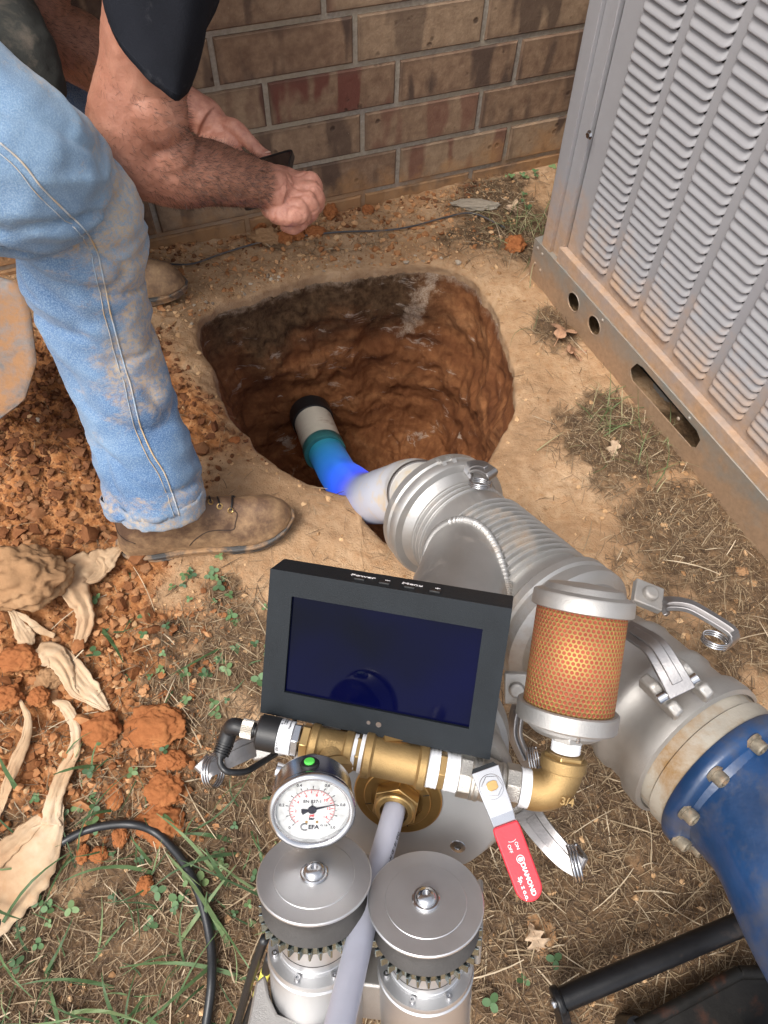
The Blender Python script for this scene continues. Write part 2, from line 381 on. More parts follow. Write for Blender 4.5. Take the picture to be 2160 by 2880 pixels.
def make_ground():
    na = 620; a = np.linspace(-np.pi, np.pi, na, endpoint=False)
    R0 = rim_r(a)
    rows = []; kinds = []
    for t in np.linspace(.02, .93, 46):                  # pit floor
        rows.append(('f', t))
    for t in np.linspace(0, 1, 70)[1:]: rows.append(('w', t))
    d = 0
    outs = [];
    while d < 30:
        d += min(.0045*(1+max(0, d-1.2)*1.2), 4) if d > 0 else .003
        outs.append(d)
    for t in outs: rows.append(('o', t))
    V_ = []; col = []
    for kd, t in rows:
        if kd == 'f':
            r = R0*.80*t; x = HC[0]+r*np.cos(a)+.02; y = HC[1]+r*np.sin(a); p = np.stack([x, y, 0*x], 1)
            z = -PIT+.10*t**3+.035*fbm(p*9, 4)+.012*fbm(p*40, 3)
            c = np.stack([0*x, 0*x, 0*x+1], 1)
        elif kd == 'w':
            s = t; und = .80*.93+(1-.80*.93)*s**.55      # slightly leaning wall
            r = R0*und; x = HC[0]+r*np.cos(a)+.02*(1-s); y = HC[1]+r*np.sin(a)
            z0 = -PIT+.10*.93**3; zt = base_z(HC[0]+R0*np.cos(a), HC[1]+R0*np.sin(a))-.007-.016*lipw(a)
            z = z0+(zt-z0)*s**1.15
            p = np.stack([x, y, z], 1); k = math.sin(math.pi*min(1, s*1.0))**.5 if s < 1 else 0
            dsp = (.026*fbm(p*7+3, 3)+.007*fbm(p*np.array([26, 26, 34]), 3)+.0022*fbm(p*90, 2))*k
            x = x+dsp*np.cos(a); y = y+dsp*np.sin(a); z = z+(.035*fbm(p*9, 4)+.012*fbm(p*40, 3))*(1-s)**2
            c = np.stack([0*x, 0*x, np.full_like(x, 1-sstep(.93, 1.0, np.array([s]))[0])], 1)
        else:
            x = HC[0]+(R0+t)*np.cos(a); y = HC[1]+(R0+t)*np.sin(a); x0, y0 = x, y
            if t > .8:                                   # widen to a plain circle far away
                pass
            red, th, gr, dr = zones(x, y); z = ground_z(x, y)
            c = np.stack([red, th, 0*x], 1)
        V_.append(np.stack([x, y, z], 1)); col.append(c)
    nv = na; vv = np.concatenate(V_); cc = np.concatenate(col)
    mb = MB(); mb.grid(vv, len(rows), nv, wrap=True)
    ci = len(vv); mb.add([[HC[0]+.02, HC[1], -PIT]], []); mb.f += [[i, (i+1) % nv, ci] for i in range(nv)]; mb.m += [0]*nv
    cc = np.concatenate([cc, [[0, 0, 1]]])
    t = NT('earth'); at = t.attr('zone'); s3 = t.sep(at['Vector'])
    red, th, pit = s3[0], s3[1], s3[2]
    n1 = t.noise(9, 8, .62); n2 = t.noise(55, 6, .65); n3 = t.noise(260, 4, .6); n4 = t.noise(24, 5, .6, dist=.6)
    clay = t.ramp(n1, [(.30, (.31, .19, .105)), (.5, (.40, .26, .15)), (.72, (.47, .325, .20))])
    clay = t.mix(t.ramp(n2, [(.42, 0.), (.7, .75)]), clay, (.30, .165, .08))
    clay = t.mix(t.ramp(t.noise(3.3, 7, .7, dist=.8), [(.47, 0.), (.64, .6)]), clay, (.23, .14, .08))
    hum = t.ramp(n2, [(.32, (.070, .044, .027)), (.55, (.155, .096, .053)), (.75, (.27, .17, .095))])
    redc = t.ramp(n2, [(.28, (.17, .060, .020)), (.5, (.34, .145, .055)), (.72, (.48, .26, .12))])
    tf = t.ramp(t.math('ADD', th, t.math('MULTIPLY', t.math('SUBTRACT', n4, .5), .9)), [(.30, 0.), (.62, 1.)])
    rf = t.ramp(t.math('ADD', red, t.math('MULTIPLY', t.math('SUBTRACT', n4, .5), .7)), [(.25, 0.), (.6, 1.)])
    c = t.mix(rf, clay, redc); c = t.mix(tf, c, hum)
    wp = t.n('ShaderNodeNewGeometry').outputs['Position']; zz = t.sep(wp)[2]; yy = t.sep(wp)[1]
    m1 = t.noise(6, 6, .6, stretch=(1, 1, 2.2), dist=.8)
    wall = t.ramp(m1, [(.28, (.095, .036, .017)), (.45, (.195, .076, .030)), (.58, (.28, .118, .047)), (.75, (.37, .18, .08))])
    wall = t.mix(t.ramp(n2, [(.35, .6), (.6, 0.)]), wall, (.14, .05, .02))
    # dark top-soil band below the turf at the back, with pale mortar spill
    topb = t.math('MULTIPLY', t.ramp(t.math('ADD', zz, t.math('MULTIPLY', t.math('SUBTRACT', n1, .5), .22)), [(.0, 0.), (1, 1.)]), 1)
    zb = t.n('ShaderNodeMapRange'); zb.inputs['From Min'].default_value = -.24; zb.inputs['From Max'].default_value = -.12
    t.l(t.math('ADD', zz, t.math('MULTIPLY', t.math('SUBTRACT', n1, .5), .30)), zb.inputs['Value'])
    yb = t.n('ShaderNodeMapRange'); yb.inputs['From Min'].default_value = 1.12; yb.inputs['From Max'].default_value = 1.26
    t.l(yy, yb.inputs['Value'])
    xb = t.n('ShaderNodeMapRange'); xb.inputs['From Min'].default_value = .17; xb.inputs['From Max'].default_value = .02; t.l(t.sep(wp)[0], xb.inputs['Value'])
    band = t.math('MULTIPLY', t.math('MULTIPLY', zb.outputs[0], yb.outputs[0]), xb.outputs[0])
    wall = t.mix(t.math('MULTIPLY', band, .9), wall, t.ramp(n2, [(.3, (.022, .014, .008)), (.7, (.14, .085, .045))]))
    sp = t.noise(10, 7, .7, stretch=(1, 1, 3), dist=.6)
    spl = t.math('MULTIPLY', t.math('MULTIPLY', t.ramp(sp, [(.60, 0.), (.66, 1.)]), yb.outputs[0]), t.ramp(n2, [(.3, .4), (.55, 1.)]))
    wall = t.mix(t.math('MULTIPLY', spl, .7), wall, (.50, .42, .34))
    xr = t.math('SUBTRACT', t.sep(wp)[0], t.math('MULTIPLY_ADD', zz, .28, .090)); rg_ = t.math('SUBTRACT', 1.0, t.math('MULTIPLY', t.math('ABSOLUTE', t.math('ADD', xr, t.math('MULTIPLY', t.math('SUBTRACT', t.noise(17, 6, .7), .5), .16))), 24.))
    zr = t.n('ShaderNodeMapRange'); zr.inputs['From Min'].default_value = -.27; zr.inputs['From Max'].default_value = -.20; t.l(zz, zr.inputs['Value'])
    tp = t.n('ShaderNodeMapRange'); tp.inputs['From Min'].default_value = -.075; tp.inputs['From Max'].default_value = -.015; t.l(zz, tp.inputs['Value'])
    pale = t.math('MAXIMUM', t.math('MULTIPLY', t.math('MULTIPLY', rg_, zr.outputs[0]), 1.), t.math('MULTIPLY', tp.outputs[0], .75))
    palef = t.ramp(t.math('ADD', t.math('MULTIPLY', pale, .55), t.math('MULTIPLY', t.math('ADD', n2, t.noise(22, 5, .7)), .5)), [(.70, 0.), (.95, .75)])
    wall = t.mix(t.math('MULTIPLY', palef, yb.outputs[0]), wall, t.ramp(n3, [(.3, (.26, .16, .09)), (.7, (.52, .42, .32))]))
    pf = t.ramp(t.math('ADD', pit, t.math('MULTIPLY', t.math('SUBTRACT', n2, .5), 1.1)), [(.46, 0.), (.56, 1.)]); c = t.mix(pf, c, wall)
    t.set(color=c, rough=.96, spec=.12)
    b = t.bump(n2, .006, .7); t.bump(n3, .0025, .8, b)
    ob = mb.build('ground', t.m, None, smooth=180); structure(ob)
    at = ob.data.attributes.new('zone', 'FLOAT_VECTOR', 'POINT'); at.data.foreach_set('vector', cc.ravel())
    return np.concatenate(mb.v), mb.f
GV, GF = make_ground()
GB = bvh_of(GV, GF)

# ------------------------------------------------------------------ the brick wall
WA = G(407, 677, .03); WD = nrm((G(1607, 423, .03)-WA)*[1, 1, 0]); WN = np.array([WD[1], -WD[0], 0.])   # WN faces the camera
def wall():
    fr = Fr(WA*[1, 1, 0], WN, WD)                        # x along, y = up?, z out of the wall
    fr.y = np.array([0, 0, 1.])
    mb = MB(); rnd = []; uvs = []
    L, Hh, g = .3045, .1018, .0118; rng = np.random.default_rng(5)
    offs = {0: .3425, 1: .2425, 2: .0265, 3: .2315, 4: .1255}
    for row in range(-2, 24):
        z0 = .0335+(row)*Hh
        off = {0: .3425, 1: .2485, 2: .0275, 3: .2320}.get(row, (row*.105+.05) % L)
        for k in range(-9, 12):
            x0 = off+k*L
            w_, h_ = L-g, Hh-g; x = x0+g/2; y = z0+g/2; j = rng.normal(0, .0008); b = .0035
            v = [[x, y, -.01], [x+w_, y, -.01], [x+w_, y+h_, -.01], [x, y+h_, -.01],
                 [x, y, j-b], [x+w_, y, j-b], [x+w_, y+h_, j-b], [x, y+h_, j-b], [x+b, y+b, j], [x+w_-b, y+b, j], [x+w_-b, y+h_-b, j], [x+b, y+h_-b, j]]
            f = [[8, 9, 10, 11], [4, 5, 9, 8], [5, 6, 10, 9], [6, 7, 11, 10], [7, 4, 8, 11], [0, 1, 5, 4], [1, 2, 6, 5], [2, 3, 7, 6], [3, 0, 4, 7]]
            uv = [[(p[0]-x0)/L, (p[1]-z0)/Hh] for p in v]
            mb.add(fr(v), f, 0, uv); rnd += [[rng.random(), rng.random(), rng.random()]]*12
    # mortar: finely divided rough sheet, recessed
    nu, nv = 560, 150; u = np.linspace(-2.2, 3.2, nu); vz = np.linspace(-.2, 2.4, nv); U, Vv = np.meshgrid(u, vz, indexing='ij')
    q = np.stack([U.ravel(), Vv.ravel(), 0*U.ravel()], 1); q[:, 2] = -.0055+.0014*fbm(q*60, 3)
    mb.grid(fr(q), nu, nv, 1); rnd += [[0, 0, 0]]*(nu*nv)
    # mass behind the face
    mb.box(fr, (.5, 1.1, -.11), (5.4, 2.6, .19), 1); rnd += [[0, 0, 0]]*8
    t = NT('flashed brick'); a = t.sep(t.attr('rnd')['Vector']); uv = t.sep(t.coord('UV'))
    n1 = t.noise(14, 6, .6); n2 = t.noise(150, 5, .65); n3 = t.noise(45, 5, .65); big = t.noise(3.0, 3, .5)
    base = t.ramp(n3, [(.3, (.165, .097, .062)), (.52, (.24, .152, .095)), (.75, (.32, .215, .138))])
    tan = t.ramp(n3, [(.3, (.235, .155, .098)), (.7, (.37, .26, .165))])
    c = t.mix(t.ramp(t.math('ADD', t.math('MULTIPLY', a[0], .6), t.math('MULTIPLY', big, .5)), [(.35, 0.), (.75, 1.)]), base, tan)
    # vertical flash bands: wave along the brick length, shifted per brick
    cx = t.n('ShaderNodeCombineXYZ')
    t.l(t.math('ADD', t.math('MULTIPLY', uv[0], 3.1), t.math('MULTIPLY', a[0], 37.)), cx.inputs[0]); t.l(t.math('MULTIPLY', uv[1], .22), cx.inputs[1]); t.l(t.math('MULTIPLY', a[1], 19.), cx.inputs[2])
    bn = t.noise(1.7, 2, .5, vec=cx.outputs[0], dist=.2)
    jag = t.math('ADD', bn, t.math('MULTIPLY', t.math('SUBTRACT', n1, .5), .16))
    dk = t.ramp(jag, [(.505, 0.), (.58, 1.)]); dcol = t.mix(t.ramp(a[1], [(.70, 0.), (.78, 1.)]), (.075, .048, .037), (.15, .050, .037))
    c = t.mix(t.math('MULTIPLY', dk, t.math('MULTIPLY_ADD', a[2], .40, .55)), c, dcol)
    edge = t.math('MINIMUM', t.math('MINIMUM', uv[0], t.math('SUBTRACT', 1, uv[0])), t.math('MULTIPLY', t.math('MINIMUM', uv[1], t.math('SUBTRACT', 1, uv[1])), .35))
    c = t.mix(t.ramp(t.math('ADD', edge, t.math('MULTIPLY', n1, .04)), [(.035, .55), (.085, 0.)]), c, (.11, .07, .05))
    vo = t.n('ShaderNodeTexVoronoi'); vo.inputs['Scale'].default_value = 26; t.l(t.coord(), vo.inputs['Vector'])
    pit = t.math('MULTIPLY', t.ramp(vo.outputs['Distance'], [(.10, 1.), (.20, 0.)]), t.ramp(n1, [(.52, 0.), (.6, 1.)]))
    c = t.mix(t.math('MULTIPLY', pit, .8), c, (.05, .03, .022))
    sp = t.ramp(n2, [(.68, 0.), (.74, 1.)]); c = t.mix(t.math('MULTIPLY', sp, .5), c, (.45, .36, .27))
    wp = t.n('ShaderNodeNewGeometry').outputs['Position']; s = t.sep(wp)
    mud = t.math('ADD', t.math('MULTIPLY', s[2], -6), t.math('MULTIPLY', n1, 2.2))
    mudf = t.ramp(t.math('MULTIPLY', mud, .5), [(.30, 0.), (.55, .75)]); c = t.mix(mudf, c, (.40, .22, .10))
    t.set(color=c, rough=.85, spec=.3); b = t.bump(n3, .0015, .8); b = t.bump(n2, .0012, .9, b); t.bump(pit, -.002, .8, b)
    t2 = NT('mortar'); m1 = t2.noise(120, 6, .65); m2 = t2.noise(6, 5, .6)
    mc = t2.ramp(m1, [(.3, (.24, .21, .175)), (.7, (.42, .37, .31))]); mc = t2.mix(t2.ramp(m2, [(.4, 0.), (.62, .5)]), mc, (.40, .33, .22))
    s2 = t2.sep(t2.n('ShaderNodeNewGeometry').outputs['Position'])
    mf = t2.ramp(t2.math('MULTIPLY', t2.math('ADD', t2.math('MULTIPLY', s2[2], -6), t2.math('MULTIPLY', m2, 2.2)), .5), [(.30, 0.), (.5, .85)]); mc = t2.mix(mf, mc, (.36, .21, .11))
    t2.set(color=mc, rough=.95); t2.bump(m1, .002, .9)
    ob = mb.build('brick_wall', [t.m, t2.m], None, smooth=25)
    at = ob.data.attributes.new('rnd', 'FLOAT_VECTOR', 'POINT'); at.data.foreach_set('vector', np.array(rnd, float).ravel())
    tag(ob, 'brown flashed brick house wall with pale mortar joints behind the pit', 'brick wall')
wall()

# ------------------------------------------------------------------ air conditioner
def air_conditioner():
    p0 = G(1505, 775, .02); d2 = nrm((G(2160, 1545, .02)-p0)*[1, 1, 0]); n2 = np.array([d2[1], -d2[0], 0])  # n2 towards the viewer
    fr = Fr(p0, n2, d2); tl = math.radians(3.2)
    fr.z = nrm(n2*math.cos(tl)-np.array([0, 0, 1])*math.sin(tl)); fr.y = nrm(np.array([0, 0, 1])*math.cos(tl)+n2*math.sin(tl)); fr.x = d2
    root = thing('air_conditioner', 'tall grey louvred outdoor air conditioning unit on a galvanised base rail', 'air conditioner', p0*[1, 1, 0])
    def uvz(px, py): q = onpl(px, py, p0, fr.z)-p0; return q@fr.x, q@fr.y
    dusty = lambda name, base, metal, rough: None
    def painted(name, base, metal, rough, ztop, amt):
        t = NT(name); n1 = t.noise(20, 6, .65); n2_ = t.noise(90, 5, .7); s = t.sep(t.n('ShaderNodeNewGeometry').outputs['Position'])
        h = t.math('DIVIDE', t.math('SUBTRACT', ztop, s[2]), ztop)
        f = t.ramp(t.math('ADD', t.math('MULTIPLY', h, .62), t.math('MULTIPLY', n1, .55)), [(.48, 0.), (.78, amt)])
        sp = t.ramp(n2_, [(.67, 0.), (.72, .75)]); f2 = t.math('MAXIMUM', f, t.math('MULTIPLY', sp, t.ramp(h, [(.0, .35), (.5, 1.)])))
        c = t.mix(f2, t.ramp(n1, [(.3, tuple(b*.93 for b in base)), (.7, base)]), t.ramp(n2_, [(.3, (.36, .20, .09)), (.7, (.52, .31, .16))]))
        t.set(color=c, rough=t.mix(f2, (rough,)*3, (.85,)*3), metal=metal)
        t.bump(n2_, .0002); return t.m
    paint = painted('grey enamel', (.315, .31, .32), 0., .38, .42, .85); galv = painted('galvanised steel', (.30, .33, .32), .5, .45, .22, .75)
    # base rail: face with two round holes and one long slot
    h1 = uvz(1614, 849); h2 = uvz(1672, 915); c1 = uvz(1785, 1040); c2 = uvz(1790, 1010)
    sA = uvz(1772, 1060)[0]; sB = uvz(1950, 1262)[0]
    rail = MB(); fz = Fr(p0, fr.z, fr.x); fz.y = fr.y
    RH = .086; RL = 1.25
    outer = [(-.025, -.03), (RL, -.03), (RL, RH), (-.025, RH)]
    holes = [[(x*.85+h1[0]*.15 if False else x, y) for x, y in circ2(.021, 28, (h1[0], h1[1]))], circ2(.021, 28, (h2[0], h2[1])),
             [(sA, .028), (sA-.006, .040), (sA+.004, .066), (sA+.022, .072), (sB-.012, .068), (sB+.004, .058), (sB+.004, .034), (sB-.006, .024), (sA+.01, .020)]]
    plate_mb(rail, fz, outer, holes, .002)
    rail.box(fz, (RL/2-.0125, RH, -.014), (RL+.025, .002, .030)); rail.box(fz, (RL/2-.0125, -.029, -.02), (RL+.023, .002, .038))
    rail.box(fz, (-.0255, RH/2-.015, -.22), (.0022, RH+.03, .44))
    for h in (h1, h2): rail.ring(fz.sub((h[0], h[1], .001)), .0218, .0016, 28, 6)
    r_ob = rail.build('base_rail', galv, root, smooth=30, bevel=.0008)
    inn = MB(); inn.box(fz, (RL/2, RH/2-.01, -.33), (RL-.06, RH-.01, .55)); inn.build('base_pan', M['dark'], root)
    screws = MB()
    for x, y in ((-.008, .072), (-.008, .03), (.012, .070), (.016, .028), (.25, .075), (.54, .076), (.52, .052)):
        screws = MB(); screws.lathe(fz.sub((x, y, .001)), [(.0042, 0), (.0042, .001), (.0028, .0026), (0, .0028)], 12); screws.build('screw', galv, r_ob)
    # cabinet box with folded corner post
    CH = 1.02; zc = -.018; cab = MB(); L = 1.18
    cab.box(fz, (L/2+.02, RH+CH/2, -.45), (L-.02, CH, .84))
    cab.build('cabinet', paint, root, bevel=.002)
    post = MB(); x0 = .0
    post.box(fz, (x0+.016, RH+CH/2, -.012), (.032, CH, .020)); post.box(fz, (x0+.049, RH+CH/2, -.016), (.033, CH, .012)); post.box(fz, (x0, RH+CH/2, -.2), (.010, CH, .39))
    post.box(fz, (L/2+.03, RH+.018, -.010), (L-.06, .036, .016)) # lower apron, dusty
    po = post.build('corner_post', paint, root, bevel=.0015)
    sc_ = MB(); q = uvz(1660, 383); sc_.hexa(fz.sub((q[0]-.004, q[1], -.0015)), .0055, 0, .005); sc_.lathe(fz.sub((q[0]-.004, q[1], -.002)), [(.008, 0), (.008, .0012), (0, .0014)], 20); sc_.build('screw', M['steel'], po)
    # louvre columns: true pressed blades
    lv = MB(); dk = MB(); pitch = .0182; NU = 14
    xs = [.117+.1045*k for k in range(11)]
    sheet = MB(); sheet.box(fz, (L/2+.04, RH+CH/2+.01, -.0195), (L-.06, CH-.04, .004)); sheet.build('grille_panel', paint, root)
    prof = [(0, 0.), (-.30, .0030), (-.62, .0066), (-.80, .0078), (-.90, .0070), (-.93, .0045)]
    for ci, xa in enumerate(xs):
        wd = .087; nrow = int((CH-.10)/pitch)
        uu = np.array([0, .02, .05, .09, .14, .3, .5, .7, .84, .90, .94, .97, .99, 1.])
        e = np.sqrt(np.clip(1-np.clip((.10-uu)/.10, 0, 1)**2, 0, 1))*np.sqrt(np.clip(1-np.clip((uu-.88)/.12, 0, 1)**2, 0, 1))
        for r_ in range(nrow):
            zt = RH+.060+pitch*(r_+1); vv = []
            for k, (dz, out) in enumerate(prof):
                # the blade's lower edge curves up at its right end
                lift = np.clip((uu-.86)/.14, 0, 1)**2*.45+np.clip((.06-uu)/.06, 0, 1)**2*.25
                zz = zt+pitch*(dz*(1-lift*(-dz)))
                vv.append(np.stack([xa+wd*uu, zz, -.0172+out*e], 1))
            lv.grid(fz(np.concatenate(vv)), len(prof), NU)
            q = np.array([[xa+.006, zt-pitch*.99, -.0170], [xa+wd*.97, zt-pitch*.90, -.0170], [xa+wd*1.0, zt-pitch*.62, -.0170], [xa+wd*.9, zt-pitch*.5, -.0170], [xa+.006, zt-pitch*.5, -.0170]])
            dk.add(fz(q), [[0, 1, 2, 3, 4]])  # near-black sheets put the shade of the louvre openings into colour
    lo = lv.build('louvre_blades', paint, root, smooth=60); dk.build('louvre_slot_shade', M['dark'], lo, smooth=0)
    top = MB(); top.box(fz, (L/2+.01, RH+CH+.015, -.44), (L+.04, .03, .90)); top.build('top_cover', paint, root, bevel=.006)
    pad = MB(); pad.box(Fr(p0*[1, 1, 0], [0, 0, 1], d2), (RL/2, .46, -.045), (RL*.96, .80, .09)); pad.build('concrete_pad', simple('concrete pad', (.32, .29, .25), .9, 0, .2, 20, .001, 100), root, bevel=.01)
air_conditioner()
# ================================================================== MACHINE
def strap(mb, pts, w, th, up, mi=0):                     # flat bar following a path; w across, th thick (along up)
    pts = np.array(pts, float); n = len(pts); w = np.broadcast_to(w, (n,)); th = np.broadcast_to(th, (n,))
    T = np.gradient(pts, axis=0); T /= np.linalg.norm(T, axis=1)[:, None]; v = []
    for i in range(n):
        s_ = np.cross(T[i], up); s_ /= np.linalg.norm(s_); u = np.cross(s_, T[i])
        for a, b in ((-1, -1), (1, -1), (1, 1), (-1, 1)): v.append(pts[i]+s_*a*w[i]/2+u*b*th[i]/2)
    f = [[k*4+i, k*4+(i+1) % 4, (k+1)*4+(i+1) % 4, (k+1)*4+i] for k in range(n-1) for i in range(4)]
    f += [[3, 2, 1, 0], [n*4-4, n*4-3, n*4-2, n*4-1]]
    return mb.add(v, f, mi)
def pull_ring(parent, c, nrm_, R=.0125, coils=3, r=.0011, spread=.0026):
    mb = MB(); fr = Fr(c, nrm_); a = np.linspace(0, 2*np.pi*coils, 30*coils)
    mb.sweep(fr(np.stack([R*np.cos(a), R*np.sin(a), spread*(a/(2*np.pi)-coils/2)], 1)), r, 6)
    return mb.build('pull_ring', M['steel'], parent, smooth=180)
def cam_lever(parent, pts, w, up, ring_c, ring_n, hook=.022, R=.0125, mat='dsteel', flip=1):
    p = catmull(pts, 6); n = len(p); k = np.linspace(0, 1, n)
    mb = MB(); ww = w*(1-.25*k); strap(mb, p, ww, .0050*(1-.25*k)+.001, up)
    # raised rib down the middle and the folded, hooked tip
    strap(mb, p[2:-3]+np.array(up)*.004, ww[2:-3]*.42, .0035, up)
    T = nrm(p[-1]-p[-3]); q = [p[-1]-T*.002, p[-1]+T*.003-np.array(up)*.004*flip, p[-1]+T*.002-np.array(up)*hook*flip]
    strap(mb, catmull(q, 4), w*.82, .0038, nrm(T+.01*np.array(up)))
    lv = mb.build('lever', M[mat], parent, smooth=30, bevel=.0012)
    pull_ring(lv, ring_c, ring_n, R); return lv

A_ = P(1262, 1462, 1.10); C_ = P(2085, 2230, .70); LM = np.linalg.norm(C_-A_); mz = nrm(C_-A_)
FM = Fr(A_, mz, V(0, 1, .2))                              # main axis frame, z towards the camera end
def lug(mb, fr, ang, R, z, h=.016, l=.030, gap=.017):     # pair of ears carrying a lever pivot
    f2 = Fr(fr(np.array([[R*math.cos(ang), R*math.sin(ang), z]]))[0], fr.d(math.cos(ang), math.sin(ang), 0), fr.z)
    for s_ in (-1, 1):
        o = [(-l/2, -.004), (l/2, -.004), (l/2, h*.5), (l*.22, h), (-l*.22, h), (-l/2, h*.55)]
        f3 = Fr(f2.at(0, s_*gap/2, 0), f2.y, f2.x); f3.y = f2.z; mb.prism(f3, o, -.003, .003)
    mb.cyl(f2.at(0, -gap*.75, h*.62), f2.at(0, gap*.75, h*.62), .0035, seg=16); return f2
def ribbed_profile(z0, z1, r, rib=.0042, pitch=.0130, skip=()):
    pr = []; z = z0
    while z < z1-pitch:
        pr += [(r, z), (r, z+pitch*.50), (r+rib*.75, z+pitch*.55), (r+rib, z+pitch*.64), (r+rib*.75, z+pitch*.73), (r, z+pitch*.78)]; z += pitch
    pr.append((r, z1)); return pr
def main_pipe():
    root = thing('wye_pipe', 'ribbed aluminium wye pipe with a welded branch running up from the pit', 'pipe', (A_+C_)/2*[1, 1, 0]+np.array([0, 0, .1]))
    RM = .0785
    t = MB(); tB = .250
    t.lathe(FM, [(RM-.004, .0)]+[(RM, .006), (RM, .022)]+ribbed_profile(.022, .060, RM, .003, .0095)+[(RM, .074)]+ribbed_profile(.080, .228, RM, .0072, .0122)+[(RM+.002, .232), (RM+.002, .247)], 96)
    tube = t.build('ribbed_tube', M['alum'], root, smooth=50)
    # flange against the liner end, one lever on top
    f = MB(); f.lathe(FM, [(.062, -.034), (.094, -.034), (.0985, -.030), (.0985, -.018), (.096, -.015), (.096, -.011), (.1000, -.008), (.1000, .002), (.0975, .006), (.087, .008), (.082, .016), (.0790, .022)], 96)
    f2 = lug(f, FM, math.radians(12), .088, -.012)
    fl = f.build('flange', M['alum'], root, smooth=35)
    p = [P(1302, 1345, 1.06), P(1322, 1316, 1.05), P(1352, 1312, 1.035), P(1382, 1328, 1.02)]
    cam_lever(fl, p, .024, V(0, .5, .85), P(1350, 1360, 1.01), V(.1, .9, .4), hook=.014, R=.0155)
    # branch
    J = FM.at(0, 0, .075); E0 = P(1120, 2235, .60); bz = nrm(E0-J); FB = Fr(J, bz, V(1, 0, 0)); LB = np.linalg.norm(E0-J); RB = .0640
    b = MB(); b.lathe(FB, [(RB, .0), (RB, LB-.10), (RB+.004, LB-.098), (RB+.004, LB-.085)], 72); bo = b.build('branch_tube', M['alum'], root, smooth=40)
    # weld bead where the two tubes meet
    w_ = MB(); pts = []
    for a in np.linspace(-math.pi, math.pi, 241):
        o = FB.at(RB*math.cos(a), RB*math.sin(a), 0)
        s = np.linspace(0, .30, 301)[:, None]; q = o+s*bz; rel = q-A_; ax = rel@mz; d = np.linalg.norm(rel-ax[:, None]*mz, axis=1)
        k = np.argmax(d > RM+.0035)
        if d[-1] > RM: pts.append(q[k])
    pts = np.array(pts)
    for i in range(0, len(pts)-1):
        tt = nrm(pts[min(i+1, len(pts)-1)]-pts[i]+1e-9); w_.ball(pts[i], (.0068, .0068, .0034), Fr([0, 0, 0], tt), 8)
    w_.build('weld_bead', M['alum'], bo, smooth=60)
    # clamp flange pair joining the ribbed tube to the cast coupling, two levers
    g = MB(); g.lathe(FM, [(RM, tB-.004), (.088, tB-.002), (.092, tB+.002), (.092, tB+.012), (.0885, tB+.015), (.0885, tB+.020), (.0925, tB+.023), (.0925, tB+.034), (.088, tB+.038), (.078, tB+.042), (.070, tB+.075)], 96)
    gf = g.build('clamp_flange', M['alum'], root, smooth=35)
    lg = MB(); f3 = Fr(P(1826, 1672, .80), V(.2, .5, .8), V(1, -.4, 0))
    lg.box(f3, (0, 0, -.004), (.034, .030, .010)); lg.lathe(f3, [(.009, 0), (.009, .006), (.007, .008), (0, .008)], 24); lg.build('ear', M['cast'], gf, bevel=.002)
    f4 = Fr(P(1454, 1938, .80), V(-.2, -.1, .9), V(0, 1, 0))
    lg = MB(); lg.box(f4, (0, 0, -.004), (.036, .028, .010)); lg.lathe(f4, [(.009, 0), (.009, .006), (.007, .008), (0, .008)], 24); lg.build('ear', M['cast'], gf, bevel=.002)
    cam_lever(gf, [P(1858, 1712, .80), P(1880, 1698, .795), P(1936, 1704, .785), P(1995, 1735, .775), P(2050, 1770, .765), P(2066, 1788, .762)], .022, V(.25, .75, .6), P(2012, 1800, .755), V(.1, .85, .45), hook=.018, R=.0135)
    cam_lever(gf, [P(1462, 1985, .79), P(1452, 2020, .785), P(1450, 2070, .78), P(1470, 2120, .775), P(1490, 2160, .77)], .020, V(-.75, .1, .6), P(1500, 2136, .755), V(.95, .2, .3), hook=.020, R=.0125)
    return root, FB, LB, E0, RB
WYE, FB, LB, E0, RB = main_pipe()

def cast_coupling():
    root = thing('cam_lock_coupling', 'grey cast cam-lock coupling with a crossing lever beside the gold air filter', 'coupling', FM.at(0, 0, .40)*[1, 1, 0]+np.array([0, 0, .25]))
    z0 = .300; b = MB()
    b.lathe(FM, [(.060, z0), (.066, z0+.004), (.069, z0+.030), (.0725, z0+.058), (.077, z0+.064), (.0785, z0+.072), (.0770, z0+.078), (.0770, z0+.115), (.0805, z0+.120), (.0805, z0+.130), (.0775, z0+.134), (.0775, z0+.156),
                   (.0835, z0+.166), (.0845, z0+.180), (.0835, z0+.187), (.079, z0+.189), (.077, z0+.185)], 120)
    body = b.build('body', M['cast'], root, smooth=40)
    # ears in the image direction of the lever foot
    for (px, py, d) in ((1862, 1958, .665), (1948, 1908, .665)):
        f = Fr(P(px, py, d), V(-.3, .55, .75), mz); o = [(-.026, -.016), (.020, -.016), (.022, .000), (.012, .006), (.006, .001), (.000, .004), (-.010, .010), (-.024, .006)]
        f3 = Fr(f.o, f.y, f.x); f3.y = f.z; e = MB(); e.prism(f3, o, -.0055, .0055); e.build('ear', M['cast'], body, bevel=.0025)
    pin = MB(); pin.cyl(P(1850, 1968, .655), P(1960, 1905, .655), .005, seg=20); pin.build('pin', M['steel'], body)
    cam_lever(body, [P(1918, 1950, .650), P(1880, 1880, .655), P(1842, 1820, .668), P(1800, 1790, .690), P(1758, 1765, .710)], .026, V(-.3, .6, .7), P(1728, 1790, .70), V(1, 0, 0), hook=.008)
    t = MB(); f = Fr(P(1786, 1782, .690)+V(-.3, .6, .7)*.0050, V(-.3, .6, .7), P(1820, 1800, .685)-P(1758, 1765, .710))
cast_coupling()

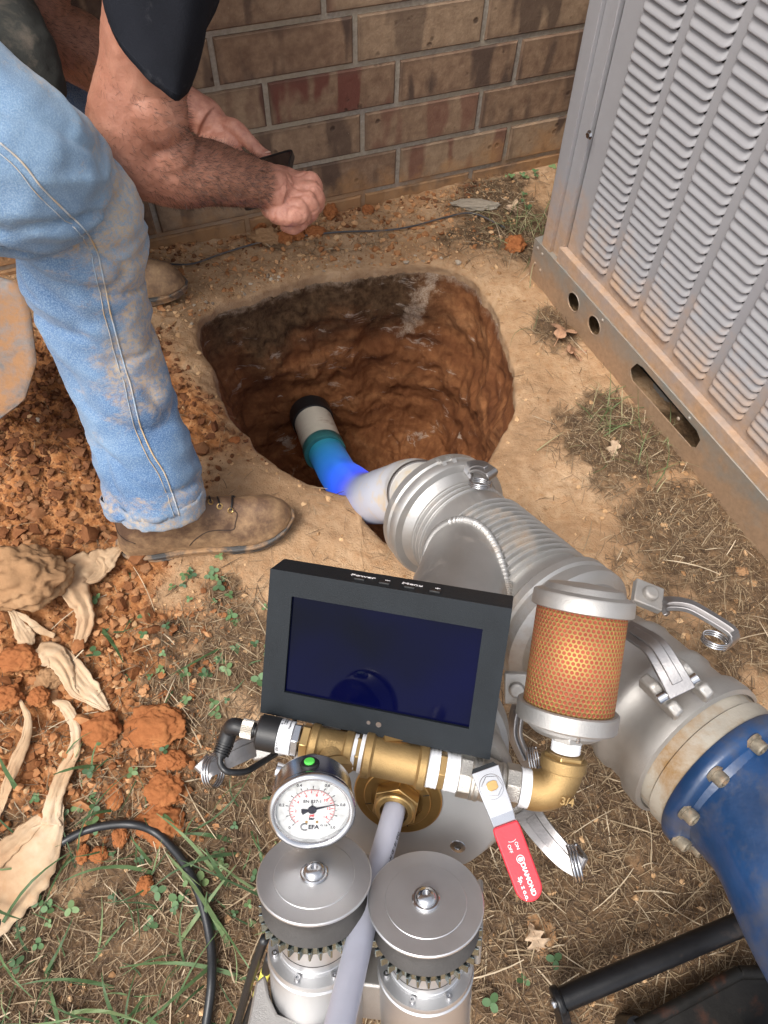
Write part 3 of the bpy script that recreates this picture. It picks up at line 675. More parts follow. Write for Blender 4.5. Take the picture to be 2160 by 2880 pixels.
def blue_housing():
    zc = .489; root = thing('blue_housing', 'scuffed blue enamelled housing bolted to the coupling at the lower right', 'housing', FM.at(0, 0, .6)*[1, 1, 0])
    c = MB(); c.lathe(FM, [(.070, zc-.006), (.0765, zc-.004), (.0765, zc+.010), (.079, zc+.012), (.079, zc+.030), (.0755, zc+.032)], 110); c.build('seal_ring', M['cream'], root, smooth=40)
    # flange then a duct that bends downwards
    b = MB(); b.lathe(FM, [(.070, zc+.030), (.0815, zc+.0305), (.0835, zc+.033), (.0835, zc+.044), (.081, zc+.047), (.074, zc+.050), (.070, zc+.058), (.060, zc+.060)], 110)
    D0 = FM.at(0, 0, zc+.045); dz = V(.30, -.62, .62); rows = []
    nn = 64; a = 2*np.pi*np.arange(nn)/nn
    for i, s in enumerate(np.linspace(0, 1, 20)):
        z = nrm(mz*(1-sstep(0, .35, s))+dz*sstep(0, .35, s)); L_ = s*.42
        o = D0+mz*min(L_, .05)+dz*max(0, L_-.05)
        f = Fr(o, z, V(1, .3, 0)); e = 2+3.2*sstep(0, .3, s); R = .0705+.012*sstep(.05, .4, s)
        r = R/(np.abs(np.cos(a))**e+np.abs(np.sin(a))**e)**(1/e); r = np.minimum(r, R*1.17)
        rows.append(f(np.stack([r*np.cos(a+.35), r*np.sin(a+.35), 0*a], 1)))
    vv = np.concatenate(rows); b.grid(vv, 20, nn, wrap=True)
    b.f.append([len(np.concatenate(b.v))-nn+i for i in range(nn)]); b.m.append(0)
    body = b.build('body', M['blueglaze'], root, smooth=40)
    # column down to the tray
    D1 = D0+mz*.05+dz*.22; s = MB(); s.cyl(D1, D1*[1, 1, 0]+np.array([.02, 0, .06]), .030, .030, 48, ch=.004); s.build('foot', M['blueglaze'], root)
    for k in range(10):
        an = 2*math.pi*k/10+.30; f = Fr(FM.at(.0765*math.cos(an), .0765*math.sin(an), zc+.049), mz)
        q = MB(); R = .0070; q.lathe(f, [(R+.002, -.003), (R+.002, .0), (R, .0002), (R, .0085), (R-.0012, .0098), (.0038, .0098), (.0038, .006), (0, .006)], 24)
        q.build('bolt', simple('aged bolt', (.26, .225, .17), .5, .6, .4, 120, .0003, 300, dirt=(.25, .13, .06), dscale=60, dlo=.5, dhi=.65) if k == 0 else bpy.data.materials['aged bolt'], root, smooth=35)
blue_housing()

# ---- branch end: cover plate with the bronze gland
RZ = V(-.19, -.345, .92); FE = Fr(E0, RZ, V(1, 0, .2))
def end_cover():
    root = thing('end_cover', 'round aluminium end cover with bronze gland below the monitor', 'cover', E0*[1, 1, 0]+np.array([0, 0, .2]))
    RP = .088
    pl = [(RP*math.cos(a), RP*math.sin(a)) for a in np.linspace(math.radians(-52), math.radians(232), 90)]
    c = MB(); c.prism(FE, pl, -.006, 0.); cp = c.build('cover_plate', M['plate'], root, smooth=40, bevel=.0008)
    r = MB(); r.lathe(FE, [(.070, -.095), (.084, -.094), (.090, -.090), (.090, -.070), (.085, -.066), (.082, -.050), (.082, -.034), (.0945, -.030), (.0965, -.026), (.0965, -.014), (.094, -.010), (.075, -.0075)], 96); col = r.build('collar', M['cast'], root, smooth=40)
    g = MB(); g.lathe(FE, [(.0375, .0), (.0375, .0028), (.0365, .0036), (.0285, .0036), (.0285, .0052), (.0278, .0058), (.0220, .0058), (.0220, .0042), (.018, .0042)], 96); gl = g.build('gland_flange', M['bronze'], root, smooth=35)
    for an in (15, 105, 195, 285):
        s = MB(); f = Fr(FE.at(0, 0, 0), RZ, FE.d(math.cos(math.radians(an)), math.sin(math.radians(an)), 0)); s.box(f, (.0258, 0, .0058), (.0055, .0006, .0006))
        s.build('slot', M['dark'], gl)
    n = MB(); n.hexa(FE, .0205, .004, .016, rot=.3); n.lathe(FE, [(.0175, .016), (.0160, .020), (.0115, .0215), (.0115, .010)], 48); n.build('gland_nut', M['brassm'], root, smooth=30, bevel=.0008)
    for an in (-46, 62, 125, 205):
        q = MB(); f = Fr(FE.at(.070*math.cos(math.radians(an)), .070*math.sin(math.radians(an)), .0), RZ)
        q.lathe(f, [(.0062, 0), (.0062, .0004), (.0028, .0007), (.0028, -.001), (0, -.001)], 24); q.ring(f, .0064, .0003, 24, 4); q.build('screw', M['steel'], cp, smooth=30)
    # three levers splayed from the collar
    cam_lever(col, [P(735, 2085, .665), P(690, 2105, .655), P(640, 2130, .648), P(590, 2155, .64), P(572, 2172, .638)], .022, V(-.15, -.1, .98), P(600, 2170, .63), V(.95, .1, .3), hook=.026, R=.0135, mat='dsteel')
    cam_lever(col, [P(1478, 2275, .62), P(1510, 2322, .61), P(1550, 2370, .60), P(1590, 2412, .595), P(1630, 2440, .59)], .023, V(.1, -.1, .98), P(1618, 2428, .575), V(1, .2, .1), hook=.024, R=.0135, mat='dsteel')
    for (px, py, d, zx) in ((760, 2080, .66, 1), (1455, 2255, .625, 1)):
        f = Fr(P(px, py, d), V(0, 0, 1), V(1, .2, 0)); e = MB(); e.box(f, (0, 0, -.006), (.040, .034, .016)); e.build('ear', M['cast'], col, bevel=.003)
    return root
END = end_cover()

# ---- drive head
WL = P(884, 2458, .4985); WR = P(1197.7, 2531, .4940); NWL = V(.015, .935, .350); NWR = V(-.02, .905, .425)
def drive_roller(C0, n, label):
    root = thing('drive_roller', label, 'drive roller', C0*[1, 1, 0]+np.array([0, 0, .3]), 'twin drive rollers of the lining machine')
    f = Fr(C0, n, V(1, 0, 0)); R = .0402
    d = MB(); d.lathe(f, [(0, 0.0004), (.028, .0004), (.0284, 0), (.0395, .0), (R, -.0006), (R, -.0018), (.038, -.0026)], 96); dd = d.build('disc', M['mach'], root, smooth=30)
    s = MB(); s.lathe(f, [(.0098, .0003), (.0098, .0016), (.0090, .0022), (.0078, .0022), (.0075, .0034), (.0066, .0052), (.0048, .0064), (.0027, .0068), (.0024, .0066), (.0024, .0045), (0, .0045)], 48); s.build('hub_screw', M['steel'], dd, smooth=35)
    hx = MB(); hx.hexa(f, .0030, .0046, .0048); 
    r = MB(); r.lathe(f, [(.038, -.0024), (.0385, -.004), (.0340, -.011), (.0335, -.014), (.0345, -.018), (.0378, -.0225), (.0378, -.024), (.030, -.0245)], 96); r.build('rubber_roller', M['rubber'], root, smooth=50)
    g = MB(); N = 34; o = []
    for k in range(N):
        for u, rr in ((0, .0350), (.22, .0352), (.40, .0400), (.58, .0400), (.78, .0352)): a = 2*math.pi*(k+u)/N; o.append((rr*math.cos(a), rr*math.sin(a)))
    g.prism(f, o, -.0335, -.0262); g.build('gear', M['gear'], root, smooth=0, bevel=.0004)
    h = MB(); h.lathe(f, [(.0270, -.033), (.0270, -.062), (.0275, -.0625), (.0275, -.066), (.0345, -.0665), (.0350, -.069), (.0345, -.0715), (.0355, -.0725), (.0355, -.076), (.0345, -.077), (.0345, -.150), (.02, -.150)], 96); m = h.build('motor', M['mach'], root, smooth=35)
    for an in (250, 300, 350, 200):
        q = MB(); a = math.radians(an); fq = Fr(f.at(.0305*math.cos(a), .0305*math.sin(a), -.0663), n); q.lathe(fq, [(.0022, 0), (.0022, .003), (.0011, .003), (.0011, .0015), (0, .0015)], 14); q.build('screw', M['steel'], m)
    l = MB(); l.ring(f.sub((0, 0, -.056)), .02705, .0003, 64, 4); l.build('groove', M['dark'], m)
    return root
DL = drive_roller(WL, NWL, 'left drive roller disc with gear teeth, just under the round gauge')
DR = drive_roller(WR, NWR, 'right drive roller disc with gear teeth, below the brass gland')
def drive_bracket():
    root = thing('drive_bracket', 'silver drive bracket holding the two geared motors under the rod', 'bracket', ((WL+WR)/2)*[1, 1, 0]+np.array([0, 0, .25]))
    n = nrm(NWL+NWR); f = Fr((WL+WR)/2, n, WR-WL)
    b = MB()                                             # y of f points up the picture, away from the camera
    b.box(f, (0, .048, -.062), (.150, .006, .045)); b.box(f, (.078, .030, -.060), (.005, .042, .040)); b.box(f, (-.078, .030, -.060), (.005, .042, .040))
    b.box(f, (0, .022, -.118), (.150, .052, .040))
    fl = Fr(P(835, 2905, .50), nrm(V(0, .75, .65)), V(1, -.13, 0))
    o = [(-.036, -.05), (-.036, .028), (-.030, .034), (-.024, .020), (-.016, .010), (.048, -.004), (.048, -.05)]
    b.prism(fl, o, -.018, .0)
    b.box(f, (0, .062, -.080), (.06, .045, .03))
    b.build('frame', M['cast'], root, smooth=30, bevel=.002)
    # standing leg under the motors
    l = MB(); base = f.at(0, .03, -.13); l.cyl(base, [base[0], base[1]+.05, .0], .016, seg=24); l.cyl([base[0], base[1]+.05, .012], [base[0], base[1]+.05, -.01], .06, seg=32, ch=.002); l.build('leg', M['frame'], root)
drive_bracket()
def push_rod():
    p0 = E0-RZ*.10; mid = P(1036, 2545, .5115); p1 = P(958, 2870, .428); p2 = p1+(p1-mid)*.9
    mb = MB(); pts = catmull([p0, E0+RZ*.004, mid, p1, p2], 14); mb.sweep(pts, .00925, 32)
    ob = mb.build('push_rod', simple('translucent grey hose', (.46, .47, .55), .42, 0, .06, 30, .0001, 200, dirt=(.20, .12, .07), dscale=24, dlo=.66, dhi=.74, coat=.2), None, smooth=180)
    tag(ob, 'pale lilac grey plastic hose passing between the drive rollers into the brass gland', 'hose')
    bv = bvh_of(*[np.concatenate(mb.v), mb.f]); t = MB()
    f0 = hit(bv, 1122, 2340, .0002)
    if f0:
        f = Fr(f0[0], f0[1], p1-p0); text_mb(t, 'O.D. 18 - ID 14 - 4327', .0042, f, .0002, align='LEFT', sx=1)
        t.build('print', M['dust'], ob)
push_rod()

# ---- monitor
def monitor():
    q = [P(758.6, 1599, .5616), P(1439, 1712, .5269), P(1379, 2137, .5535), P(733, 2004, .5883)]
    W_ = .19; Hh = .1247; c = sum(q)/4; x = nrm(q[1]-q[0]+q[2]-q[3]); y = nrm(q[0]-q[3]+q[1]-q[2]); z = nrm(np.cross(x, y)); f = Fr(c, z, x)
    root = thing('display_monitor', 'black flat display monitor with buttons on its top edge and a dark blue screen', 'monitor', c*[1, 1, 0]+np.array([0, 0, .3]))
    # screen rectangle in frame units
    s = [onpl(px, py, c, f.z)-c for px, py in ((819, 1675), (1357, 1772), (1319, 2051), (800.5, 1946))]
    sx0 = (s[0]@f.x+s[3]@f.x)/2; sx1 = (s[1]@f.x+s[2]@f.x)/2; sy1 = (s[0]@f.y+s[1]@f.y)/2; sy0 = (s[2]@f.y+s[3]@f.y)/2
    h = MB(); plate_mb(h, f.sub((0, 0, -.0015)), [(-W_/2, -Hh/2), (W_/2, -Hh/2), (W_/2, Hh/2), (-W_/2, Hh/2)], [[(sx0, sy0), (sx1, sy0), (sx1, sy1), (sx0, sy1)]], .003)
    D = .029; T = .0016
    h.box(f, (0, Hh/2-T/2, -.003-D/2), (W_, T, D)); h.box(f, (0, -Hh/2+T/2, -.003-D/2), (W_, T, D)); h.box(f, (W_/2-T/2, 0, -.003-D/2), (T, Hh-2*T-.0002, D)); h.box(f, (-W_/2+T/2, 0, -.003-D/2), (T, Hh-2*T-.0002, D))
    h.box(f, (0, 0, -.003-D), (W_-.0006, Hh-.0006, .0016))
    hs_ = h.build('housing', M['housing'], root, smooth=30, bevel=.0007)
    g = MB(); g.box(f, ((sx0+sx1)/2, (sy0+sy1)/2, -.0042), (sx1-sx0+.006, sy1-sy0+.006, .002))
    t = NT('screen glass'); n = t.noise(90, 6, .7); sp = t.ramp(n, [(.72, 0.), (.78, .35)]); grad = t.noise(9, 2, .5)
    t.set(color=t.mix(sp, t.ramp(grad, [(.35, (.001, .0015, .004)), (.65, (.001, .0015, .018))]), (.25, .28, .32)), rough=t.ramp(n, [(.4, .035), (.8, .12)]), spec=.09, emis=(.002, .004, .10), estr=.02)
    g.build('screen', t.m, root)
    ty = Fr(f.at(0, Hh/2, 0), f.y, f.x)                   # top edge: z out of the top, x along, y = towards the back (-)
    for i, (px, lab) in enumerate(((-.0245, 'Power'), (-.0045, '–'), (.0155, 'Menu'), (.0355, '+'))):
        b = MB(); b.box(ty, (px, .0105 if ty.y@f.z < 0 else -.0105, .0004), (.0085, .0050, .0016)); b.build('button', M['blackp'], hs_, bevel=.0004)
        tx = MB(); ft = Fr(ty.at(px+.001, (.0182 if ty.y@f.z < 0 else -.0182), .0002), f.y, f.x); ft.y = -f.z; text_mb(tx, lab, .0056, ft, .0002, sx=1.35, bold=.00012); tx.build('lettering', M['white'], hs_)
    for x_, r_ in ((-.0035, .0012), (.0048, .0018)):
        b = MB(); b.lathe(f.sub((x_, -Hh/2+.0105, 0)), [(r_+.0005, 0.0001), (r_+.0004, .0003), (r_, .0002), (r_, -.0002), (0, -.0002)], 24); b.build('sensor', M['dust'], hs_)
    st = MB(); bk = f.at(.0, -.045, -.034); st.cyl(bk, FE.at(.0, .066, .0), .009, seg=24); st.build('mounting_stalk', M['blackp'], root)
    cb = MB(); cb.sweep(catmull([f.at(-.070, -Hh/2+.01, -.025), f.at(-.0715, -Hh/2-.006, -.022), f.at(-.071, -Hh/2-.03, -.028), f.at(-.06, -Hh/2-.05, -.05)], 8), .0022, 10); cb.build('lead', M['rubberb'], root, smooth=180)
    return f
monitor()

# ---- brass manifold
M0 = P(860, 2085, .575); M1 = P(1572, 2236, .560); LMN = np.linalg.norm(M1-M0); K = LMN/.2029
TS = P(1642, 1682, .578); BS = P(1594, 2012, .578); US = nrm(TS-BS)
FX = Fr(M0, M1-M0, V(0, .3, 1)); fx_ = lambda s: FX.sub((0, 0, s*K))
def manifold():
    root = thing('brass_manifold', 'brass pipe manifold of tees and nipples wrapped in white tape below the monitor', 'pipe fitting', (M0+M1)/2*[1, 1, 0]+np.array([0, 0, .3]))
    def tee(s0, s1, R, collar, branch=None, bl=.02, txt=None):
        b = MB(); z0, z1 = s0*K, s1*K; c = .0062
        b.lathe(FX, [(R*.72, z0), (collar-.001, z0), (collar, z0+.0012), (collar, z0+c), (collar-.0015, z0+c+.0012), (R, z0+c+.0022), (R, z1-c-.0022), (collar-.0015, z1-c-.0012), (collar, z1-c), (collar, z1-.0012), (collar-.001, z1), (R*.72, z1)], 56)
        if branch is not None:
            fb = Fr(FX.at(0, 0, (z0+z1)/2), branch); b.lathe(fb, [(R*.98, 0), (R*.98, bl), (collar, bl+.002), (collar, bl+.008), (R*.7, bl+.008)], 48)
        if txt: text_mb(b, txt, .0075, Fr(FX.at(0, 0, (z0+z1)/2)+nrm(V(0, .45, .9))*(R-.0001), V(0, .45, .9), FX.z), .0008, bold=.0002)
        return b.build('tee', M['brass'], root, smooth=35)
    tee(.0035, .0385, .0135, .0155, nrm(V(.12, -.55, .45)), .012, '3/4'); tee(.0475, .0985, .0158, .0182, V(.25, .25, -.9), .02)
    def hexn(s, w, r, mat='brassm', rot=.2): b = MB(); b.hexa(FX, r, (s-w/2)*K, (s+w/2)*K, rot=rot); return b.build('hex_nipple', M[mat], root, smooth=30, bevel=.0006)
    hexn(.0000, .0065, .0150); hexn(.1092, .0075, .0150, 'brass'); hexn(.0430, .0040, .0150)
    core = MB(); core.cyl(FX.at(0, 0, 0), FX.at(0, 0, .19*K), .0115, seg=32); core.build('nipple', M['brass'], root)
    for k, (s, w, r) in enumerate(((.0400, .0030, .0142), (.0462, .0036, .0152), (.1020, .0110, .0150), (.1180, .0105, .0148), (.1775, .0125, .0150))):
        b = MB(); pr = []; rg = np.random.default_rng(k); n = max(4, int(w/.0008))
        for i in range(n+1): pr.append((r+rg.uniform(-.0003, .0003), (s-w/2+w*i/n)*K))
        b.lathe(FX, [(r-.003, pr[0][1])]+pr+[(r-.003, pr[-1][1])], 48); tp = b.build('thread_tape', M['tape'], root, smooth=60)
        st = MB()
        for i in range(4):
            a = rg.uniform(2.2, 4.3); zz = (s+rg.choice([-.5, .5])*w)*K; o = FX.at(r*math.cos(a), r*math.sin(a), zz); e = o+V(rg.uniform(-.5, .5), -1, .3)*rg.uniform(.003, .008)
            st.sweep(catmull([o, (o+e)/2+V(1, 0, 0)*rg.uniform(-.002, .002), e], 4), .00018, 4)
        st.build('tape_strand', M['tape'], tp, smooth=180)
    # elbow: quarter bend from the axis up to the filter stem
    R = .0158; Cn = M1; pts = []; t0 = Cn-FX.z*.020; t1 = Cn+US*.020
    for t in np.linspace(0, 1, 14): pts.append((1-t)**2*t0+2*t*(1-t)*(Cn+(-FX.z+US)*.0015)+t*t*t1)
    pts = [t0-FX.z*.004]+pts+[t1+US*.006]
    b = MB(); b.sweep(pts, [R]*len(pts), 48, up=np.cross(FX.z, US)); b.ball(Cn+(US-FX.z)*.0065, R*.96, seg=32)
    fu = Fr(t1+US*.0, US); b.lathe(fu, [(R, 0), (R+.002, .001), (R+.0022, .003), (R+.0022, .0095), (R+.001, .0105), (R*.7, .0105)], 56)
    text_mb(b, '3/4', .0085, Fr(Cn+V(.02, .02, 1)*(R-.0002)+US*.001+FX.z*.002, V(.02, .02, 1), FX.z), .0010, bold=.0002)
    b.build('elbow', M['brass'], root, smooth=50)
    # link back to the cover
    l = MB(); c2 = FX.at(0, 0, .073*K); l.cyl(c2, FE.at(.0, .055, 0), .012, seg=24); l.hexa(Fr(c2+(FE.at(.0, .055, 0)-c2)*.55, FE.at(.0, .055, 0)-c2), .017, 0, .008); l.build('bracket_stub', M['bronze'], root)
    return root
manifold()
def air_filter():
    root = thing('air_filter', 'gold perforated air filter with grey cast caps standing on the brass elbow', 'air filter', BS*[1, 1, 0]+np.array([0, 0, .3]))
    f = Fr(BS, US, V(1, 0, .2)); H_ = np.linalg.norm(TS-BS); R = .0362; Rc = .0405
    f0 = M1+US*.0305; sb = Fr(f0, US, V(1, 0, 0)); Lb = np.linalg.norm(BS-f0)
    c = MB(); c.lathe(f, [(.0, H_+.0115), (.006, H_+.0120), (.026, H_+.0105), (.0300, H_+.0095), (.0318, H_+.0070), (.033, H_+.0050), (.0395, H_+.0030), (Rc, H_+.0015), (Rc+.0004, H_-.0090), (Rc-.0015, H_-.0100), (R-.001, H_-.009)], 96); c.build('top_cap', M['cast'], root, smooth=35)
    c = MB(); c.lathe(f, [(R-.001, .008), (Rc-.0012, .0085), (Rc+.0002, .0075), (Rc+.0002, -.0045), (Rc-.001, -.006), (.032, -.0068), (.031, -.0105), (.026, -.0145), (.0150, -.0175), (.010, -.018)], 96); bc = c.build('base_cap', M['cast'], root, smooth=35)
    h = MB(); h.hexa(sb, .0128, .0125, Lb-.015, rot=.4); h.build('stem_nut', M['cast'], root, smooth=30, bevel=.0006)
    tp = MB(); pr = [(.0112+.0004*(i % 2), .004+i*.0011) for i in range(9)]; tp.lathe(sb, [(.009, .0035)]+pr+[(.009, .0139)], 48); tp.build('thread_tape', M['tape'], root, smooth=60)
    hb = MB(); hb.hexa(sb, .0165, -.0035, .0030, rot=.1); hb.build('brass_bush', M['brassm'], root, smooth=30, bevel=.0006)
    t2 = MB(); t2.lathe(sb, [(.011, -.0085), (.0142, -.0085), (.0146, -.006), (.0142, -.0034), (.011, -.0034)], 48); t2.build('thread_tape', M['tape'], root, smooth=60)
    bo = MB(); q = f.at(.0115, -.020, -.0120); fb = Fr(P(1628, 2060, .548), US); bo.lathe(fb, [(.0019, -.008)]+[(.0019+.0003*(i % 2), -.008+.0006*i) for i in range(20)]+[(.0019, .005)], 16); bo.hexa(fb, .0034, .002, .005); bo.build('drain_screw', M['steel'], bc)
    # perforated sleeve
    s = MB(); s.lathe(f, [(R, .004), (R, H_-.006)], 128)
    ncol = 58; rowh = 2*math.pi*R/ncol*1.732; nrow = (H_-.010)/rowh
    t = NT('perforated gold sheet'); uv = t.sep(t.coord('UV')); u = t.math('MULTIPLY', uv[0], float(ncol)); v = t.math('MULTIPLY', uv[1], float(nrow))
    def lat(du, dv):
        a = t.math('SUBTRACT', t.math('FRACT', t.math('ADD', u, du)), .5); b = t.math('MULTIPLY', t.math('SUBTRACT', t.math('FRACT', t.math('ADD', v, dv)), .5), 1.732)
        return t.math('SQRT', t.math('ADD', t.math('MULTIPLY', a, a), t.math('MULTIPLY', b, b)))
    d = t.math('MINIMUM', lat(.01, .01), lat(.51, .51)); hole = t.ramp(d, [(.29, 1.), (.35, 0.)]); lip = t.ramp(d, [(.30, 0.), (.40, 1.)])
    n = t.noise(12, 4, .6); n2 = t.noise(60, 3, .6)
    gold = t.ramp(n, [(.3, (.34, .19, .065)), (.5, (.44, .28, .095)), (.7, (.33, .16, .085))]); inner = t.ramp(n2, [(.3, (.26, .050, .030)), (.7, (.38, .085, .048))])
    t.set(color=t.mix(hole, gold, inner), metal=t.math('MULTIPLY', t.math('SUBTRACT', 1, hole), .5), spec=.25, rough=t.ramp(hole, [(0, .58), (1, .9)]))
    t.bump(lip, .0008, .9); s.build('perforated_sleeve', t.m, root, smooth=180)
air_filter()
def ball_valve():
    root = thing('ball_valve', 'nickel ball valve with a long red vinyl lever handle', 'valve', FX.at(0, 0, .1467*K)*[1, 1, 0]+np.array([0, 0, .3]))
    b = MB(); z = lambda s: s*K
    b.hexa(FX, .0175, z(.1235), z(.1330), n=8); b.hexa(FX, .0165, z(.1600), z(.1708), n=8)
    b.lathe(FX, [(.013, z(.132)), (.0172, z(.133)), (.0180, z(.135)), (.0172, z(.1365)), (.0180, z(.138)), (.0180, z(.1395)), (.0168, z(.141)), (.0172, z(.146)), (.0160, z(.152)), (.0150, z(.155)), (.0158, z(.157)), (.0150, z(.159)), (.013, z(.161))], 64)
    hs0 = P(1382, 2213, .535); he = P(1502, 2535, .500); up = nrm(V(.1, .0, 1)); ctr = FX.at(0, 0, z(.1485))
    b.cyl(ctr, hs0+(ctr-hs0)*.1, .0075, seg=24); bo = b.build('valve_body', M['nickel'], root, smooth=30, bevel=.0006)
    fh = Fr(hs0, up-nrm(he-hs0)*(up@nrm(he-hs0)), he-hs0); LH = np.linalg.norm(he-hs0)
    # steel tongue with a step down
    s = MB(); prof = [(-.016, -.004), (-.013, 0), (.020, 0), (.027, -.0035), (.045, -.0035), (LH-.01, -.0035)]
    strap(s, fh([[x, 0, y] for x, y in prof]), [.017, .022, .0185, .0175, .0165, .013], .0022, fh.z)
    st = s.build('lever', M['steel'], root, smooth=25, bevel=.0005)
    g = MB(); o = []; x0 = .0270
    for a in np.linspace(-math.pi/2, math.pi/2, 15): o.append((LH-.0098+.0098*math.cos(a), .0098*math.sin(a)))
    o = [(x0, -.0096), (x0+.004, -.0102), (LH-.0098, -.0098)]+o[1:-1]+[(LH-.0098, .0098), (x0+.004, .0102), (x0, .0096)]
    g.prism(fh.sub((0, 0, -.0035)), o, -.0022, .0028); gr = g.build('grip', M['redgrip'], root, smooth=30, bevel=.0012, bseg=3)
    # lettering runs down the grip, letter tops to the right
    def ft(x, y): f = Fr(fh.at(x, y, -.0006), fh.z, fh.x); return f
    for txt, x, y, sz, b_ in (('ON', .0430, .0026, .0034, 0), ('OFF', .0435, -.0030, .0034, 0), ('DIAMOND', .0655, .0018, .0046, .00012), ('Sp. z o.o.', .0700, -.0036, .0042, .00010)):
        t = MB(); text_mb(t, txt, sz, ft(x, y), .0002, bold=b_); t.build('lettering', M['white'], gr)
    t = MB(); f = ft(.0520, .0016); t.ring(f, .0027, .00025, 28, 4); t.ball(f.o, (.0014, .0020, .0001), f, 12); t.sweep(f([[-.0145+.002*math.cos(a), .0035*math.sin(a)-.001, 0] for a in np.linspace(-1.0, 1.0, 9)]), .0002, 4); t.build('emblem', M['white'], gr)
    n = MB(); fn = fh.sub((0, 0, .001)); n.lathe(fn, [(.0092, 0), (.0092, .0008), (0, .0008)], 32); n.hexa(fn, .0080, .0008, .0055, rot=.25); n.build('nut', M['steel'], root, smooth=30, bevel=.0005)
    sm = MB(); sm.prism(fn, [(-.0022, -.0040), (.0022, -.0040), (.0034, -.002), (.0034, .002), (.0022, .0040), (-.0022, .0040), (-.0034, .002), (-.0034, -.002)], .005, .0085); sm.build('stem', M['brassm'], root, bevel=.0003)
ball_valve()
def transmitter():
    root = thing('pressure_transmitter', 'black cylindrical pressure transmitter with white label and angled plug left of the tees', 'sensor', FX.at(0, 0, -.03)*[1, 1, 0]+np.array([0, 0, .3]))
    b = MB(); R = .0142; b.lathe(FX, [(.008, -.0395), (R-.0015, -.0395), (R, -.0380), (R, -.0225), (R-.0006, -.0220)], 56); b.build('body', M['blackp'], root)
    l = MB(); l.lathe(FX, [(R-.0008, -.0222), (R-.0008, -.0108), (.010, -.0104)], 56); lb = l.build('label', M['tape'], root)
    tx = MB()
    for i, (txt, z, a, sz) in enumerate((('ERTC', -.0200, 35, .0034), ('IA - 10', -.0206, -55, .0022), ('P/1000826', -.0186, -60, .0017), ('P 1403027', -.0170, -60, .0017), ('U+ : 2', -.0180, 0, .0016), ('G - : 1', -.0165, 2, .0016), ('Klingenberg', -.0140, -48, .0020), ('--- ...', -.0135, 32, .0018))):
        ar = math.radians(a); o = FX.at(R*math.cos(ar)*.95, R*math.sin(ar)*.95, z)
        nn = FX.d(math.cos(ar), math.sin(ar), 0); f = Fr(FX.at(0, 0, z)+nn*(R-.0006), nn, np.cross(nn, FX.z)); text_mb(tx, txt, sz, f, .0001)
    tx.build('lettering', M['ink'], lb)
    h = MB(); h.hexa(FX, .0142, -.0106, -.0045, rot=.1); h.lathe(FX, [(.0095, -.0046), (.0095, -.0030), (.0075, -.0028), (.0075, .001)], 32); h.build('hex', M['steel'], root, smooth=30, bevel=.0008)
    n = MB(); n.lathe(FX, [(.0050, -.0440), (.0062, -.0440), (.0062, -.0425), (.0052, -.0422), (.0052, -.0405), (.0085, -.0402), (.0085, -.0393)], 32); n.build('neck', M['blackp'], root)
    kn = MB(); N = 36; o = []
    for k in range(N*2): a = math.pi*k/N; r = .0078 if k % 2 else .0072; o.append((r*math.cos(a), r*math.sin(a)))
    kn.prism(FX, o, -.0530, -.0440); kn.build('knurled_ring', M['nickel'], root, smooth=25)
    p = MB(); q0 = FX.at(0, 0, -.0525); q1 = P(648, 2050, .585); q2 = P(634, 2090, .585); q3 = P(620, 2125, .582)
    p.sweep(catmull([q0, FX.at(0, 0, -.060), q1+(q2-q1)*.1, q2], 6), .0068, 24); 
    for i in range(5): t = i/5; c0 = q2+(q3-q2)*t; p.cyl(c0, c0+(q3-q2)*.13, .0074-.0008*t, seg=24)
    p.cyl(q2, q3+(q3-q2)*.1, .0062, .0045, seg=24); pl = p.build('plug', M['blackp'], root, smooth=40)
    c = MB(); c.sweep(catmull([q3, P(620, 2148, .580), P(640, 2170, .578), P(690, 2170, .585), P(735, 2145, .60), P(775, 2120, .62)], 8), .0027, 12); c.build('lead', M['rubberb'], root, smooth=180)
    s = MB(); s.cyl(P(775, 2165, .565), P(830, 2180, .565), .0062, seg=24, ch=.0006); s.build('spigot', M['steel'], root)
transmitter()
